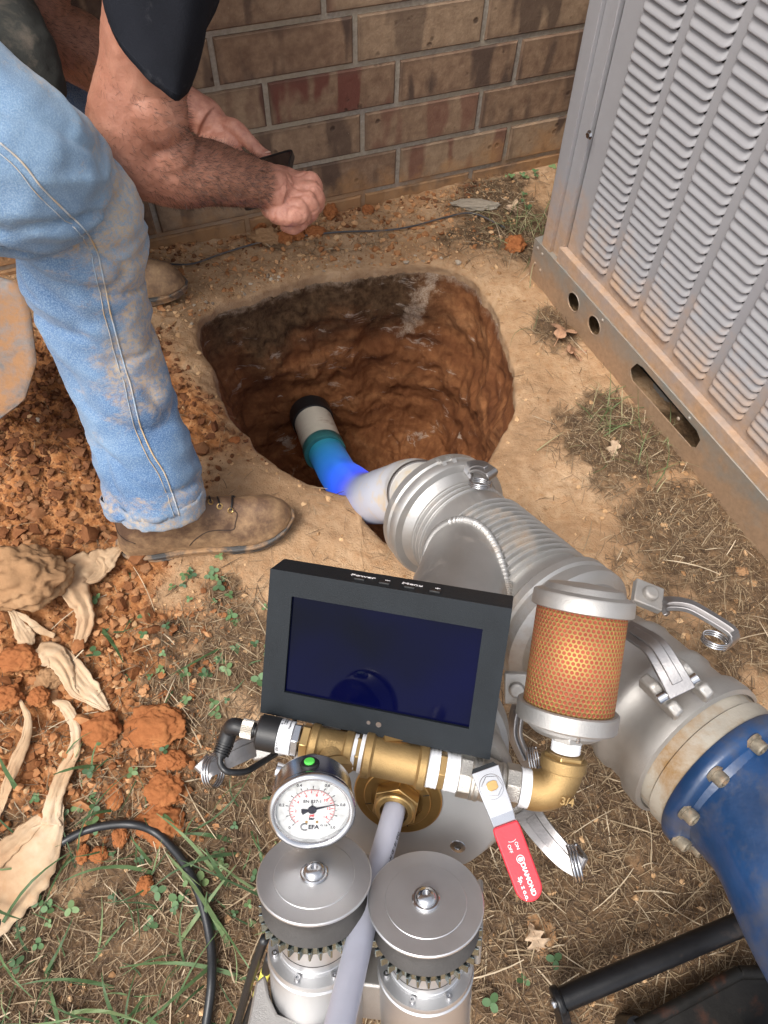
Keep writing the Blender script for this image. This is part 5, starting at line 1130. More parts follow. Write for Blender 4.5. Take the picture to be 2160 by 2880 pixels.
def shirt():
    mb = MB(); NB = (SH+SH2)/2
    limb(mb, [(HIP+HIP2)/2+[.05, 0, .09], (HIP+HIP2)/2*.5+NB*.5+[0, 0, .085], NB+[-.06, 0, .03], NB+[.01, 0, .03]], [.155, .150, .165, .13], 40, 8, [1.15, 1.1, 1.12, 1.3])
    limb(mb, [NB+[-.03, .04, .02], SH+[0, 0, .01]], [.11, .085], 36, 8)
    limb(mb, [NB+[-.03, -.04, .02], SH2, (SH2+EL2)/2+[-.02, .02, 0]], [.11, .085, .082], 32, 8)
    v, f = organic(mb, .006, 4); N = vnormals(v, f); q = v.copy(); v = v+N*(.005*(1-np.abs(perlin(q*8))*1.6)+.002*fbm(q*22, 2))[:, None]
    o = MB(); o.add(v, f); t = simple('black cotton jersey', (.013, .014, .018), .95, 0, .25, 8, .0006, 500, dirt=(.05, .05, .055), dscale=20, dlo=.6, dhi=.8, spec=.08); ob = o.build('t_shirt', t, root_p, smooth=180)
    # sleeve: an open cone cut so its lower edge runs obliquely down to the right
    px = [(312, -5), (360, 60), (420, 125), (480, 185), (534, 234)]; top = [(350, -210), (420, -200), (480, -190), (560, -180), (640, -160)]
    s = MB(); nn = 56; a = 2*np.pi*np.arange(nn)/nn; rows = []
    r0 = P(468, -300, .765); e0 = V(1, .10, .1); g0_ = -nrm(ray(505, -250))
    r1 = P(410, 92, .862); e1 = P(532, 226, .868)-P(286, -40, .856); D_ = np.linalg.norm(e1)/2; e1 = nrm(e1); g1 = nrm(-nrm(ray(418, 104))+V(0, -.10, 0))
    for k in range(22):
        u = k/21; c_ = r0*(1-u)+r1*u; ee = nrm(e0*(1-u)+e1*u); gg = nrm(g0_*(1-u)+g1*u); ra = .080*(1-u)+D_*u; rb = .092*(1-u)+.092*u
        wv = 1+.045*np.sin(4*a+u*5)*(.3+.7*u)+.018*np.sin(9*a+1+u*6)*u+.03*np.sin(u*9+a*2.5)+.05*perlin(np.stack([np.cos(a)*2.2, np.sin(a)*2.2+u*3, np.full(nn, u*1.2)], 1))
        rows.append(c_+(ra*wv*np.cos(a))[:, None]*ee+(rb*wv*np.sin(a))[:, None]*gg)
    s.grid(np.concatenate(rows), 22, nn, wrap=True); so_ = s.build('sleeve', t, ob, smooth=180, solid=.0016)
    e = MB(); e.sweep(rows[-2]+(rows[-2]-rows[-3])*.2, .0012, 6, close=True); e.build('sleeve_hem', t, so_, smooth=180)
    # dark olive work pocket hanging over the far thigh
    w_ = MB(); w_.ball(P(45, 150, .98), (.055, .05, .11), Fr([0, 0, 0], V(-.3, 1, .2)), 24); w_.ball(P(85, 235, 1.02), (.035, .04, .06), Fr([0, 0, 0], V(-.4, 1, .2)), 20)
    vv, ff = organic(w_, .005, 4); vv = vv+vnormals(vv, ff)*(.004*fbm(vv*20, 3))[:, None]; o = MB(); o.add(vv, ff); o.build('shirt_tail', simple('dark olive cloth', (.035, .036, .032), .95, 0, .4, 14, .0006, 300, dirt=(.16, .13, .10), dlo=.55, dhi=.75), ob, smooth=180)
shirt()

def boot(heel, toe, name_label, mirror=1, detail=True):
    d = toe-heel; L_ = np.linalg.norm(d[:2]); fr = Fr([heel[0], heel[1], heel[2]], [0, 0, 1], d); root = MB()
    s_ = L_/.325
    def wid(x):                                          # half-width of the sole, x 0..1; slight asymmetry handled by the offset
        return np.interp(x, [0, .03, .08, .2, .35, .5, .65, .78, .88, .95, .985, 1], [.004, .022, .032, .036, .034, .037, .045, .048, .043, .031, .018, .004])
    def offy(x): return np.interp(x, [0, .3, .6, .8, 1], [0, 0, .002, .004, .008])*mirror
    # sole: welt plus heel block
    xs = np.concatenate([[0, .012, .03, .06], np.linspace(.1, .9, 17), [.94, .965, .985, 1]])
    def outline(grow, xa=0, xb=1):
        x = [q for q in xs if xa <= q <= xb]; up = [(q*.325*s_+(grow if q > .5 else -grow)*(abs(q-.5) > .49), offy(q)+wid(q)+grow) for q in x]; dn = [(q*.325*s_+(grow if q > .5 else -grow)*(abs(q-.5) > .49), offy(q)-wid(q)-grow) for q in x][::-1]; return up+dn
    toe_up = lambda x: .010*sstep(.72, 1.0, x/(.325*s_))
    def layer(mb, grow, z0, z1, xa=0, xb=1):
        o = outline(grow, xa, xb); n = len(o); v = [[x, y, z0+toe_up(x)] for x, y in o]+[[x, y, z1+toe_up(x)] for x, y in o]
        mb.add(fr(v), [list(range(n))[::-1], list(range(n, 2*n))]+[[i, (i+1) % n, n+(i+1) % n, n+i] for i in range(n)])
    sole = MB(); layer(sole, .003, 0.000, .012, 0, .32); layer(sole, .002, .006, .016, .36, 1); layer(sole, .002, .0105, .018, .0, 1); layer(sole, .0045, .018, .0245)
    so_ = sole.build('sole', simple('muddy rubber sole', (.060, .058, .056), .7, 0, .3, 40, .0008, 200, dirt=(.34, .20, .10), dscale=18, dlo=.47, dhi=.62), root_p, smooth=25, bevel=.0018)
    # upper: rings stacked along the foot
    st = np.linspace(0, 1, 44); rows = []; m_ = 40; a = np.linspace(0, 2*np.pi, m_, endpoint=False)
    for x in st:
        h = np.interp(x, [0, .02, .06, .15, .28, .36, .44, .52, .60, .70, .80, .90, .96, .99, 1], [.050, .085, .125, .150, .152, .152, .142, .126, .112, .100, .090, .076, .056, .038, .024])
        w_ = wid(max(.004, min(.996, x)))*.97; ee = 2.4
        ca, sa = np.cos(a), np.sin(a); rr = 1/(np.abs(ca)**ee+np.abs(sa)**ee)**(1/ee)
        zz = rr*sa; yy = rr*ca
        topn = np.clip(zz, 0, 1); nar = 1-np.interp(x, [0, .15, .40, .6, 1], [.05, .12, .30, .45, .35])*topn**1.3
        z = np.where(zz > 0, .030+zz*(h-.030), .030+zz*.012); xo = x*.325*s_+(.010*(zz > 0)*topn*np.exp(-(x/.05)**2))
        z = z+.006*sstep(.74, 1.0, x)*1.4
        rows.append(np.stack([xo, offy(x)+yy*w_*nar, z], 1))
    v = np.concatenate(rows); u = MB(); vv = fr(v); u.grid(vv, 44, m_, wrap=True); n0 = (43)*m_
    u.f += [list(range(m_))[::-1], [n0+i for i in range(m_)]]; u.m += [0, 0]
    fl = u.f; N = vnormals(vv, [q if len(q) == 4 else q[:4] for q in fl])
    xx = v[:, 0]/(.325*s_); crease = np.exp(-((xx-.66)/.06)**2)
    vv = vv+N*((.0014*fbm(vv*35, 3)+.0028*crease*perlin(np.stack([v[:, 0]*70, v[:, 1]*10, v[:, 2]*25], 1)))[:, None]); u.v = [vv]
    t = NT('worn brown leather '+str(mirror)) ; n1 = t.noise(12, 6, .65); n2 = t.noise(60, 6, .7); n3 = t.noise(400, 3, .6)
    c = t.ramp(n1, [(.3, (.075, .042, .028)), (.55, (.15, .088, .055)), (.75, (.22, .14, .09))]); z = t.sep(t.n('ShaderNodeNewGeometry').outputs['Position'])[2]
    df = t.ramp(t.math('ADD', t.math('MULTIPLY', z, -3.0), t.math('ADD', t.math('MULTIPLY', n1, .9), t.math('MULTIPLY', n2, .5))), [(.34, 0.), (.66, .85)])
    c = t.mix(df, c, t.ramp(n2, [(.3, (.30, .175, .085)), (.7, (.46, .30, .16))])); t.set(color=c, rough=t.ramp(df, [(0, .5), (1, .9)]), spec=.35); b = t.bump(n2, .0012, .6); t.bump(n3, .0005, .6, b)
    up = u.build('boot', t.m, root_p, smooth=180)
    if not detail: return
    bv = bvh_of(vv, [q for q in fl if len(q) == 4])
    def trace(px, r, name, mat, off=.0): 
        pc = catmull([(x, y, 0) for x, y in px], 8); pts = [hit(bv, x, y, off) for x, y, _ in pc]; pts = [p[0] for p in pts if p is not None]
        if len(pts) < 3: return None
        m = MB(); m.sweep(np.array(pts), r, 6); return m.build(name, mat, up, smooth=180)
    C3 = lambda x, y: (280+x/2.765, 1280+y/2.765)
    trace([C3(x, y) for x, y in ((700, 705), (740, 660), (820, 605), (900, 585), (1035, 580), (1055, 530), (1070, 460), (1050, 430))], .0011, 'quarter_seam', simple('seam brown', (.05, .028, .018), .7, 0, .2))
    trace([C3(x, y) for x, y in ((120, 500), (140, 590), (190, 650), (280, 690))], .0010, 'heel_seam', bpy.data.materials['seam brown'])
    for x, y in ((862, 365), (935, 398), (1018, 430)):
        h = hit(bv, *C3(x, y), .0004)
        if h: m = MB(); m.ring(Fr(h[0], h[1]), .0042, .0013, 24, 8); m.build('eyelet', M['brassm'], up); m = MB(); m.lathe(Fr(h[0]-h[1]*.0006, h[1]), [(.0035, 0), (0, .0002)], 16); m.build('eyelet_hole', M['dark'], up)
    for px in (((862, 362), (850, 320), (838, 270), (860, 228)), ((935, 395), (915, 330), (895, 290), (850, 255)), ((1018, 428), (1028, 380), (1030, 330), (1022, 290)), ((880, 318), (920, 285), (945, 258)), ((838, 250), (900, 262), (960, 300), (1050, 330))):
        trace([C3(*q) for q in px], .0017, 'lace', M['blackp'], .0012)
hl = G(322, 1545, .015); tl = G(830, 1482, .01)
def on_ground(p): return float(np.max(ground_z([p[0]], [p[1]])))
H1 = np.array([*G(330, 1535, .03)[:2], .006])+[0.0, .004, 0]; T1 = np.array([*G(822, 1468, .03)[:2], .006])+[0, .004, 0]
boot(H1, T1, '', 1)
T2 = np.array([*G(525, 800, .03)[:2], .008]); H2 = T2-np.array([.322, .03, 0]); boot(H2, T2, '', -1, False)
# ================================================================== LOOSE THINGS AND GROUND COVER
def gz(x, y): return ground_z(x, y)
def in_open(x, y):                                       # on open ground: not in the pit, wall or under the air conditioner
    a = np.arctan2(y-HC[1], x-HC[0]); dr = np.hypot(x-HC[0], y-HC[1])-rim_r(a)
    wd = (np.stack([x, y], 1)-WA[:2])@WN[:2]
    p0 = G(1505, 775, .02); d2 = nrm((G(2160, 1545, .02)-p0)*[1, 1, 0]); n2 = np.array([d2[1], -d2[0]]); q = np.stack([x, y], 1)-p0[:2]
    ac = ((q@n2) < .004) & ((q@d2[:2]) > -.03)
    return (dr > .006) & (wd > .006) & ~ac
def scatter(n, dens, x0=-1.35, x1=1.15, y0=-.25, y1=2.0, seed=0):
    rg = np.random.default_rng(seed); x = rg.uniform(x0, x1, n*6); y = rg.uniform(y0, y1, n*6); red, th, gr, dr = zones(x, y)
    d = dens(x, y, red, th, gr, dr); k = (rg.random(len(x)) < d) & in_open(x, y); return x[k][:n], y[k][:n], rg
_ico = None
def ico(sub):
    bm = bmesh.new(); bmesh.ops.create_icosphere(bm, subdivisions=sub, radius=1); v = np.array([q.co[:] for q in bm.verts]); f = [[q.index for q in p.verts] for p in bm.faces]; bm.free(); return v, f
def soil_mat(name, cols, n=40, damp=False):
    t = NT(name); n1 = t.noise(n, 6, .65); n2 = t.noise(n*5, 5, .65); r = t.attr('rnd')['Fac']
    c = t.ramp(t.math('ADD', t.math('MULTIPLY', n1, .6), t.math('MULTIPLY', r, .4)), [(.3, cols[0]), (.5, cols[1]), (.72, cols[2])])
    if damp:                                             # the fresh upper part of the heap is still damp
        mr = t.n('ShaderNodeMapRange'); mr.inputs['From Min'].default_value = .42; mr.inputs['From Max'].default_value = .72; mr.inputs['To Max'].default_value = .75
        t.l(t.math('ADD', t.sep(t.n('ShaderNodeNewGeometry').outputs['Position'])[1], t.math('MULTIPLY', t.math('SUBTRACT', t.noise(5, 4, .6), .5), .5)), mr.inputs['Value']); c = t.mix(mr.outputs[0], c, (.10, .038, .018))
    t.set(color=c, rough=.93, spec=.2); b = t.bump(n1, .003, .6); t.bump(n2, .0016, .9, b); return t.m
M['crumb'] = soil_mat('red clay crumbs', ((.17, .062, .022), (.34, .145, .058), (.50, .27, .13)), damp=True)
M['drycrumb'] = soil_mat('dry orange rubble', ((.24, .10, .04), (.42, .20, .085), (.55, .33, .17)))
M['tancrumb'] = soil_mat('tan clay crumbs', ((.26, .14, .065), (.43, .26, .13), (.58, .38, .21)))
def crumbs(name, n, dens, size, seed, mat, label, sub=1, **kw):
    x, y, rg = scatter(n, dens, seed=seed, **kw); v0, f0 = ico(sub); f0 = np.array(f0); n = len(x); z = gz(x, y)
    s = size(rg, n); sc3 = s[:, None]*rg.uniform(.65, 1.25, (n, 3))*[1, 1, .75]
    ang = rg.uniform(0, 6.28, n); c, q = np.cos(ang), np.sin(ang)
    v = v0[None]*(1+.27*rg.normal(size=(n, len(v0), 1)).clip(-1.6, 1.6))*sc3[:, None]
    vx = v[..., 0]*c[:, None]-v[..., 1]*q[:, None]; vy = v[..., 0]*q[:, None]+v[..., 1]*c[:, None]
    V_ = np.stack([vx+x[:, None], vy+y[:, None], v[..., 2]+(z+s*.25)[:, None]], 2).reshape(-1, 3)
    F_ = (f0[None]+(np.arange(n)*len(v0))[:, None, None]).reshape(-1, 3)
    mb = MB(); mb.add(V_, F_.tolist()); ob = mb.build(name, mat, None, smooth=42); tag(ob, label, 'soil', kind='stuff')
    a_ = ob.data.attributes.new('rnd', 'FLOAT', 'POINT'); a_.data.foreach_set('value', np.repeat(rg.random(n), len(v0)).astype(np.float32))
pw = lambda lo, hi, k: (lambda rg, n: lo*(hi/lo)**(rg.random(n)**k))
crumbs('soil_crumbs', 26000, lambda x, y, r, t, g, d: np.clip(r*1.2-.15, 0, 1), pw(.0011, .0080, 2.4), 11, M['crumb'], 'loose orange red clay crumbs spread over the heap at the left')
crumbs('soil_grit', 5200, lambda x, y, r, t, g, d: .12+.5*r*(r < .6)+.12*t+.9*(((np.stack([x, y], 1)-WA[:2])@WN[:2]) < .32)*(x < .3), pw(.0012, .0065, 2.0), 12, M['tancrumb'], 'fine tan grit and crumbs lying on the trodden clay')
crumbs('heap_lumps', 330, lambda x, y, r, t, g, d: np.clip(r*1.4-.5, 0, 1), pw(.008, .018, 2.0), 15, M['crumb'], 'bigger red lumps scattered through the heap', x0=-1.3, x1=-.2, y0=-.1, y1=1.3)
crumbs('wall_rubble', 900, lambda x, y, r, t, g, d: 1.*(((np.stack([x, y], 1)-WA[:2])@WN[:2]) < .26), pw(.0016, .009, 1.8), 16, M['drycrumb'], 'orange rubble strewn along the foot of the wall', x0=-.7, x1=.25, y0=1.2, y1=2.0)
crumbs('pit_edge_lumps', 1500, lambda x, y, r, t, g, d: (1-sstep(.0, .06, d)), pw(.0012, .0065, 1.5), 13, M['tancrumb'], 'small tan lumps fallen round the rim of the pit', 1)

M['chip'] = soil_mat('pale mortar chips', ((.26, .20, .145), (.38, .31, .235), (.50, .43, .34)))
crumbs('mortar_chips', 380, lambda x, y, r, t, g, d: (1-sstep(.0, .045, d))*(y > 1.18)*(x < .16), pw(.0018, .009, 1.9), 14, M['chip'], 'pale mortar chips along the back rim of the pit', x0=-.5, x1=.3, y0=1.1, y1=1.6)

def clods():
    spec = [((60, 1624), (.098, .075, .055), 't', 'largest clod, tan and boulder like, at the left edge of the photo'),
            ((436, 2040), (.072, .052, .020), 'r', 'wide flat orange clod left of the monitor'), ((284, 2052), (.048, .042, .028), 'r', 'rounded orange clod beside the wide flat clod'),
            ((481, 2141), (.034, .026, .018), 'r', 'small orange clod below the wide flat clod'), ((463, 2222), (.045, .036, .024), 'r', 'rough orange clod above the bend of the black cable'),
            ((449, 2314), (.050, .044, .022), 'r', 'flat orange clod touching the bend of the black cable'), ((339, 2352), (.018, .024, .014), 'r', 'narrow orange lump inside the loop of black cable'),
            ((279, 2404), (.020, .017, .013), 'r', 'round orange lump inside the loop of black cable'), ((234, 2402), (.014, .020, .012), 'r', 'small upright lump near the canvas edge'),
            ((408, 2490), (.018, .020, .013), 'r', 'lone orange lump in the middle of the cable loop'), ((55, 1853), (.048, .034, .024), 'r', 'broad smooth clod left of the crumpled canvas strip'),
            ((137, 1910), (.030, .026, .020), 't', 'tan clod under the crumpled canvas strip'), ((20, 1960), (.035, .030, .020), 'r', 'orange clod at the left border below the white canvas corner'),
            ((110, 1960), (.026, .024, .017), 'r', 'brown clod between the two canvas strips'), ((322, 2240), (.020, .034, .006), 'r', 'thin orange flake lying by the canvas'),
            ((727, 632), (.022, .018, .018), 'r', 'orange clod under the closed fist against the wall'), ((803, 668), (.026, .018, .015), 'r', 'orange clod below the little finger by the wall'),
            ((838, 660), (.017, .016, .014), 'r', 'small orange clod in the row below the hand'), ((885, 655), (.030, .018, .016), 'r', 'elongated orange clod right of the hand'),
            ((930, 597), (.019, .024, .020), 'r', 'orange clod propped against the wall beside the knuckles'), ((748, 668), (.036, .026, .020), 't', 'pale tan stone at the foot of the wall'),
            ((1448, 688), (.026, .024, .022), 'r', 'rust red clod beside the corner of the air conditioner base'), ((2086, 1608), (.018, .016, .013), 't', 'small tan clod below the air conditioner rail at the right'),
            ((1522, 2625), (.030, .038, .008), 't', 'thin tan flake lying under the red valve handle'), ((1336, 577), (.060, .020, .012), 'g', 'grey mortar spill at the foot of the wall'),
            ((1035, 590), (.016, .014, .012), 'r', 'orange lump by the thin wire along the wall'), ((660, 1238), (.018, .012, .008), 'r', 'orange lump on the clay lip left of the pit'), ((108, 1185), (.013, .011, .010), 'w', 'whitish pebble on the red heap behind the leg')]
    v0, f0 = ico(5); mats = {'r': soil_mat('orange clod', ((.28, .10, .035), (.44, .19, .07), (.58, .30, .13)), 24), 't': soil_mat('tan clod', ((.30, .17, .085), (.42, .26, .14), (.54, .36, .21)), 24),
                              'g': soil_mat('mortar lump', ((.26, .22, .17), (.36, .32, .26), (.46, .42, .35)), 30), 'w': soil_mat('pale stone', ((.45, .38, .30), (.55, .48, .40), (.66, .60, .52)), 30)}
    for i, ((px, py), sz, m, lab) in enumerate(spec):
        sz = tuple(q*(.72 if i == 0 else .95 if py < 720 else .64) for q in sz)
        c = G(px, py); c = G(px, py, float(gz([c[0]], [c[1]])[0])+sz[2]*.4)
        d = 1+.26*fbm(v0*1.5+i*7.7, 3)+.09*fbm(v0*5+i, 5)+.02*fbm(v0*15+i, 2)
        v = v0*d[:, None]; v[:, 2] = np.maximum(v[:, 2], -.6); v = v*np.array(sz)
        an = i*1.3; v = np.stack([v[:, 0]*math.cos(an*0)-v[:, 1]*0, v[:, 1], v[:, 2]], 1)
        mb = MB(); mb.add(v+c, f0); ob = mb.build('clay_clod' if m not in 'gw' else 'stone', mats[m], None, smooth=180)
        tag(ob, lab, 'clod' if m not in 'gw' else 'stone', 'loose clods and stones on the ground')
clods()

# ---- dry grass, green blades, clover
def strands(name, x, y, rg, L, W, lift, cols, label, cat, seg=3, curl=.35, arch=.25, flat=True, rough=.85, dirs=None):
    n = len(x); ang = rg.uniform(0, 2*np.pi, n) if dirs is None else dirs; L_ = L(rg, n); W_ = W(rg, n); z = gz(x, y); t = np.linspace(0, 1, seg+1)
    cu = rg.normal(0, curl, n); up = lift(rg, n); ar = rg.uniform(.2, 1, n)*arch
    V_ = []
    for k, s in enumerate(t):
        a = ang+cu*s; px = x+L_*s*np.cos(ang+cu*s*.5); py = y+L_*s*np.sin(ang+cu*s*.5)
        pz = z+.0012+up*s+ar*L_*4*s*(1-s)*.5
        w_ = W_*(1-.85*s**2) if not flat else W_*(1-.35*abs(2*s-1))
        nx, ny = -np.sin(a), np.cos(a); V_ += [np.stack([px-nx*w_/2, py-ny*w_/2, pz], 1), np.stack([px+nx*w_/2, py+ny*w_/2, pz+w_*rg.uniform(-.5, .5, n)], 1)]
    V_ = np.stack(V_, 1); m = V_.shape[1]; base = np.arange(n)[:, None]*m
    F_ = np.concatenate([base+np.array([[2*k, 2*k+1, 2*k+3, 2*k+2]]) for k in range(seg)])
    mb = MB(); mb.add(V_.reshape(-1, 3), F_.tolist())
    t_ = NT(name+' blades'); r = t_.attr('rnd')['Fac']; nn = t_.noise(60, 3, .6); t_.set(color=t_.ramp(t_.math('ADD', t_.math('MULTIPLY', r, .8), t_.math('MULTIPLY', nn, .25)), cols), rough=rough, spec=.25)
    ob = mb.build(name, t_.m, None, smooth=0); tag(ob, label, cat, kind='stuff')
    a_ = ob.data.attributes.new('rnd', 'FLOAT', 'POINT'); a_.data.foreach_set('value', np.repeat(rg.random(n), m).astype(np.float32)); return ob
un = lambda a, b: (lambda rg, n: rg.uniform(a, b, n))
DRY = [(.10, (.055, .034, .022)), (.40, (.115, .075, .046)), (.68, (.21, .145, .088)), (.90, (.36, .27, .165)), (1., (.50, .40, .27))]
x, y, rg = scatter(60000, lambda x, y, r, t, g, d: np.clip(t*1.1-.10, 0, 1)*.75+.014, seed=21)
strands('dry_grass', x, y, rg, pw(.008, .042, 1.1), un(.0006, .0014), lambda rg, n: rg.uniform(-.001, .008, n), DRY, 'brown dead grass and thatch matted over the soil', 'dry grass', curl=.22, arch=.12)
x, y, rg = scatter(1500, lambda x, y, r, t, g, d: np.clip(t*1.0-.1, 0, 1)*.5+.03*r+.015, seed=22)
strands('straw', x, y, rg, pw(.025, .11, 1.3), un(.0010, .0022), lambda rg, n: rg.uniform(.002, .016, n), [(0, (.12, .08, .05)), (.5, (.28, .21, .13)), (1, (.55, .45, .32))], 'longer pale straw stalks strewn across the ground', 'straw', seg=5, curl=.28, arch=.12)
GRN = [(0, (.028, .052, .022)), (.4, (.050, .090, .034)), (.75, (.090, .145, .058)), (1., (.18, .22, .10))]
x, y, rg = scatter(650, lambda x, y, r, t, g, d: np.clip(g-.25, 0, 1)*(y < .45)*(x < -.05), seed=23)
strands('green_grass', x, y, rg, pw(.04, .17, .8), un(.0026, .0068), lambda rg, n: rg.uniform(.004, .045, n), GRN, 'broad green grass blades lying over dry grass at the lower left', 'grass', seg=7, curl=.55, arch=.35, flat=False, rough=.5)
x, y, rg = scatter(900, lambda x, y, r, t, g, d: np.clip(g-.2, 0, 1)*(y < .5)*(x < 0)+.06*t*(x < 0)*(y < .6), seed=24)
strands('fine_grass', x, y, rg, pw(.02, .07, .8), un(.0012, .003), lambda rg, n: rg.uniform(.004, .03, n), GRN, 'fine green grass sprouting among the straw at the lower left', 'grass', seg=4, curl=.5, arch=.3, flat=False, rough=.6)
x, y, rg = scatter(420, lambda x, y, r, t, g, d: np.clip(g*1.3-.1, 0, 1)*(y > .4), x0=.2, x1=.8, y0=.5, y1=1.9, seed=25)
strands('rail_grass', x, y, rg, pw(.03, .11, .8), un(.0010, .0028), lambda rg, n: rg.uniform(.01, .05, n), [(0, (.05, .075, .03)), (.4, (.10, .135, .05)), (.7, (.22, .20, .10)), (1., (.40, .34, .2))], 'thin green and straw coloured grass under the air conditioner rail', 'grass', seg=5, curl=.5, arch=.3, flat=False, rough=.6)
def clover():
    rg = np.random.default_rng(31); cl = [(560, 1640, 12), (600, 1580, 8), (640, 1700, 10), (620, 1900, 14), (560, 1950, 8), (700, 1780, 6), (360, 1790, 8), (300, 1640, 10), (200, 2290, 16), (230, 2340, 10), (470, 1880, 10), (520, 2010, 10), (690, 1890, 6), (400, 2090, 8), (330, 2420, 8), (560, 2500, 12), (600, 2440, 10),
           (40, 2600, 14), (640, 2560, 10), (1480, 500, 16), (1520, 470, 14), (1580, 500, 8), (1430, 560, 6), (1490, 2770, 6), (160, 1720, 4), (450, 1700, 6), (650, 1600, 6), (100, 2560, 10), (500, 2640, 8)]
    mb = MB(); k = 10; a = np.linspace(0, 2*np.pi, k, endpoint=False); rn = []
    for px, py, n in cl:
        c = G(px, py)
        for _ in range(int(n*.42)+1):
            p = c[:2]+rg.normal(0, .028, 2)
            if not in_open(np.array([p[0]]), np.array([p[1]]))[0]: continue
            z = float(gz([p[0]], [p[1]])[0])+rg.uniform(.002, .014); R = rg.uniform(.0028, .0065); th = rg.uniform(0, 6.28); q = rg.random()
            for j in range(3):
                b = th+j*2.09; o = np.array([p[0]+R*math.cos(b), p[1]+R*math.sin(b), z]); f = Fr(o, nrm([rg.normal(0, .3), rg.normal(0, .3), 1]), [math.cos(b), math.sin(b), 0])
                v = f(np.concatenate([[[0, 0, -.0004]], np.stack([R*np.cos(a)*1.05, R*.8*np.sin(a), 0*a], 1)])); mb.add(v, [[0, 1+i, 1+(i+1) % k] for i in range(k)]); rn += [q]*(k+1)
    t = NT('clover leaf'); r = t.attr('rnd')['Fac']; t.set(color=t.ramp(r, [(0, (.04, .085, .035)), (.6, (.085, .16, .06)), (1, (.16, .23, .09))]), rough=.6)
    ob = mb.build('clover', t.m, None, smooth=60); tag(ob, 'small round green clover leaves dotted through the straw and soil', 'clover', kind='stuff'); a_ = ob.data.attributes.new('rnd', 'FLOAT', 'POINT'); a_.data.foreach_set('value', np.array(rn, dtype=np.float32))
clover()
def leaves():
    t = simple('dead leaf', (.34, .19, .11), .8, 0, .3, 60, .0006, 300); t2 = simple('pale dead leaf', (.46, .33, .22), .8, 0, .25, 60, .0006, 300)
    for i, (px, py, L_, an, m, lab) in enumerate(((1585, 945, .075, 1.0, t, 'reddish dry oak leaf below the round rail holes'), (1615, 1000, .06, .4, t, 'curled brown leaf next to the oak leaf under the rail'), (1440, 590, .05, 1.2, t2, 'pale dry leaf in the weeds by the wall'), (1550, 605, .035, .3, t2, 'small pale leaf in the weeds at the unit corner'), (1725, 1265, .035, .8, t2, 'pinkish leaf scrap right of the pit'), (1505, 2640, .04, 2.0, t2, 'tan leaf beside the thin flake below the valve handle'))):
        c = G(px, py); c[2] = float(gz([c[0]], [c[1]])[0])+.008; f = Fr(c, nrm([.25*math.sin(i), .2*math.cos(i*2), 1]), [math.cos(an), math.sin(an), 0])
        n = 26; s = np.linspace(0, 1, n); w_ = .30*L_*np.sin(np.pi*s**.8)*(1+.45*np.sin(s*np.pi*7))
        rows = []
        for k in range(n): rows.append(f([[L_*(s[k]-.5), w_[k]*q, .10*L_*abs(q)+.012*math.sin(s[k]*5+i)*1.0+.002*math.sin(q*9+k)] for q in (-1, -.5, 0, .5, 1)]))
        mb = MB(); mb.grid(np.concatenate(rows), n, 5); mb.sweep(f([[L_*(q-.5), 0, .0006+.012*math.sin(q*5+i)] for q in np.linspace(-.15, 1, 12)]), .0007, 5)
        ob = mb.build('dead_leaf', m, None, smooth=60, solid=.0005); tag(ob, lab, 'leaf', 'dead leaves on the ground')
leaves()

# ---- cables
def cable(name, px, r, mat, label, z=None, cat='cable', lift=.0):
    pts = []
    for q in px:
        c = G(q[0], q[1]); zz = float(gz([c[0]], [c[1]])[0])+r*.7+lift+(q[2] if len(q) > 2 else 0); pts.append(G(q[0], q[1], zz))
    p = catmull(pts, 10); mb = MB(); mb.sweep(p, r, 12); ob = mb.build(name, mat, None, smooth=180); tag(ob, label, cat); return ob
cable('power_cable', [(-60, 2720), (0, 2600, -.006), (25, 2545, -.022), (60, 2490, -.026), (110, 2430, -.026), (172, 2372, -.012), (260, 2330), (365, 2318), (443, 2345), (520, 2430), (565, 2530), (592, 2650), (595, 2760), (580, 2880), (560, 3000)], .0060, M['rubberb'], 'thick black cable curving in a loop over the grass at the lower left', lift=.012)
cable('thin_wire', [(410, 735), (470, 742), (540, 742), (620, 715), (700, 690), (790, 668), (860, 662), (960, 652), (1080, 648), (1160, 636), (1250, 612), (1330, 600), (1420, 640)], .0022, M['dust'], 'thin black wire trailing along the foot of the brick wall', lift=.006)
def motor_leads():
    for i, (pts, lab) in enumerate(((((745, 2640, .62), (715, 2720, .66), (690, 2800, .72), (668, 2880, .80), (640, 2990, .95)), 'left black motor lead hanging beside the drive head'), (((760, 2690, .62), (735, 2770, .68), (705, 2840, .76), (685, 2900, .84), (660, 3000, .95)), 'black motor lead with a yellow printed sleeve'))):
        root = thing('motor_lead', lab, 'cable', P(*pts[-1])*[1, 1, 0], 'motor leads'); mb = MB(); c = catmull([P(*p) for p in pts], 10); mb.sweep(c, .0042, 14); mb.build('lead', M['rubberb'], root, smooth=180)
        if i == 1:
            s = MB(); s.sweep(c[5:15], .0046, 16); s.build('label_sleeve', M['yellow'], root, smooth=180)
motor_leads()

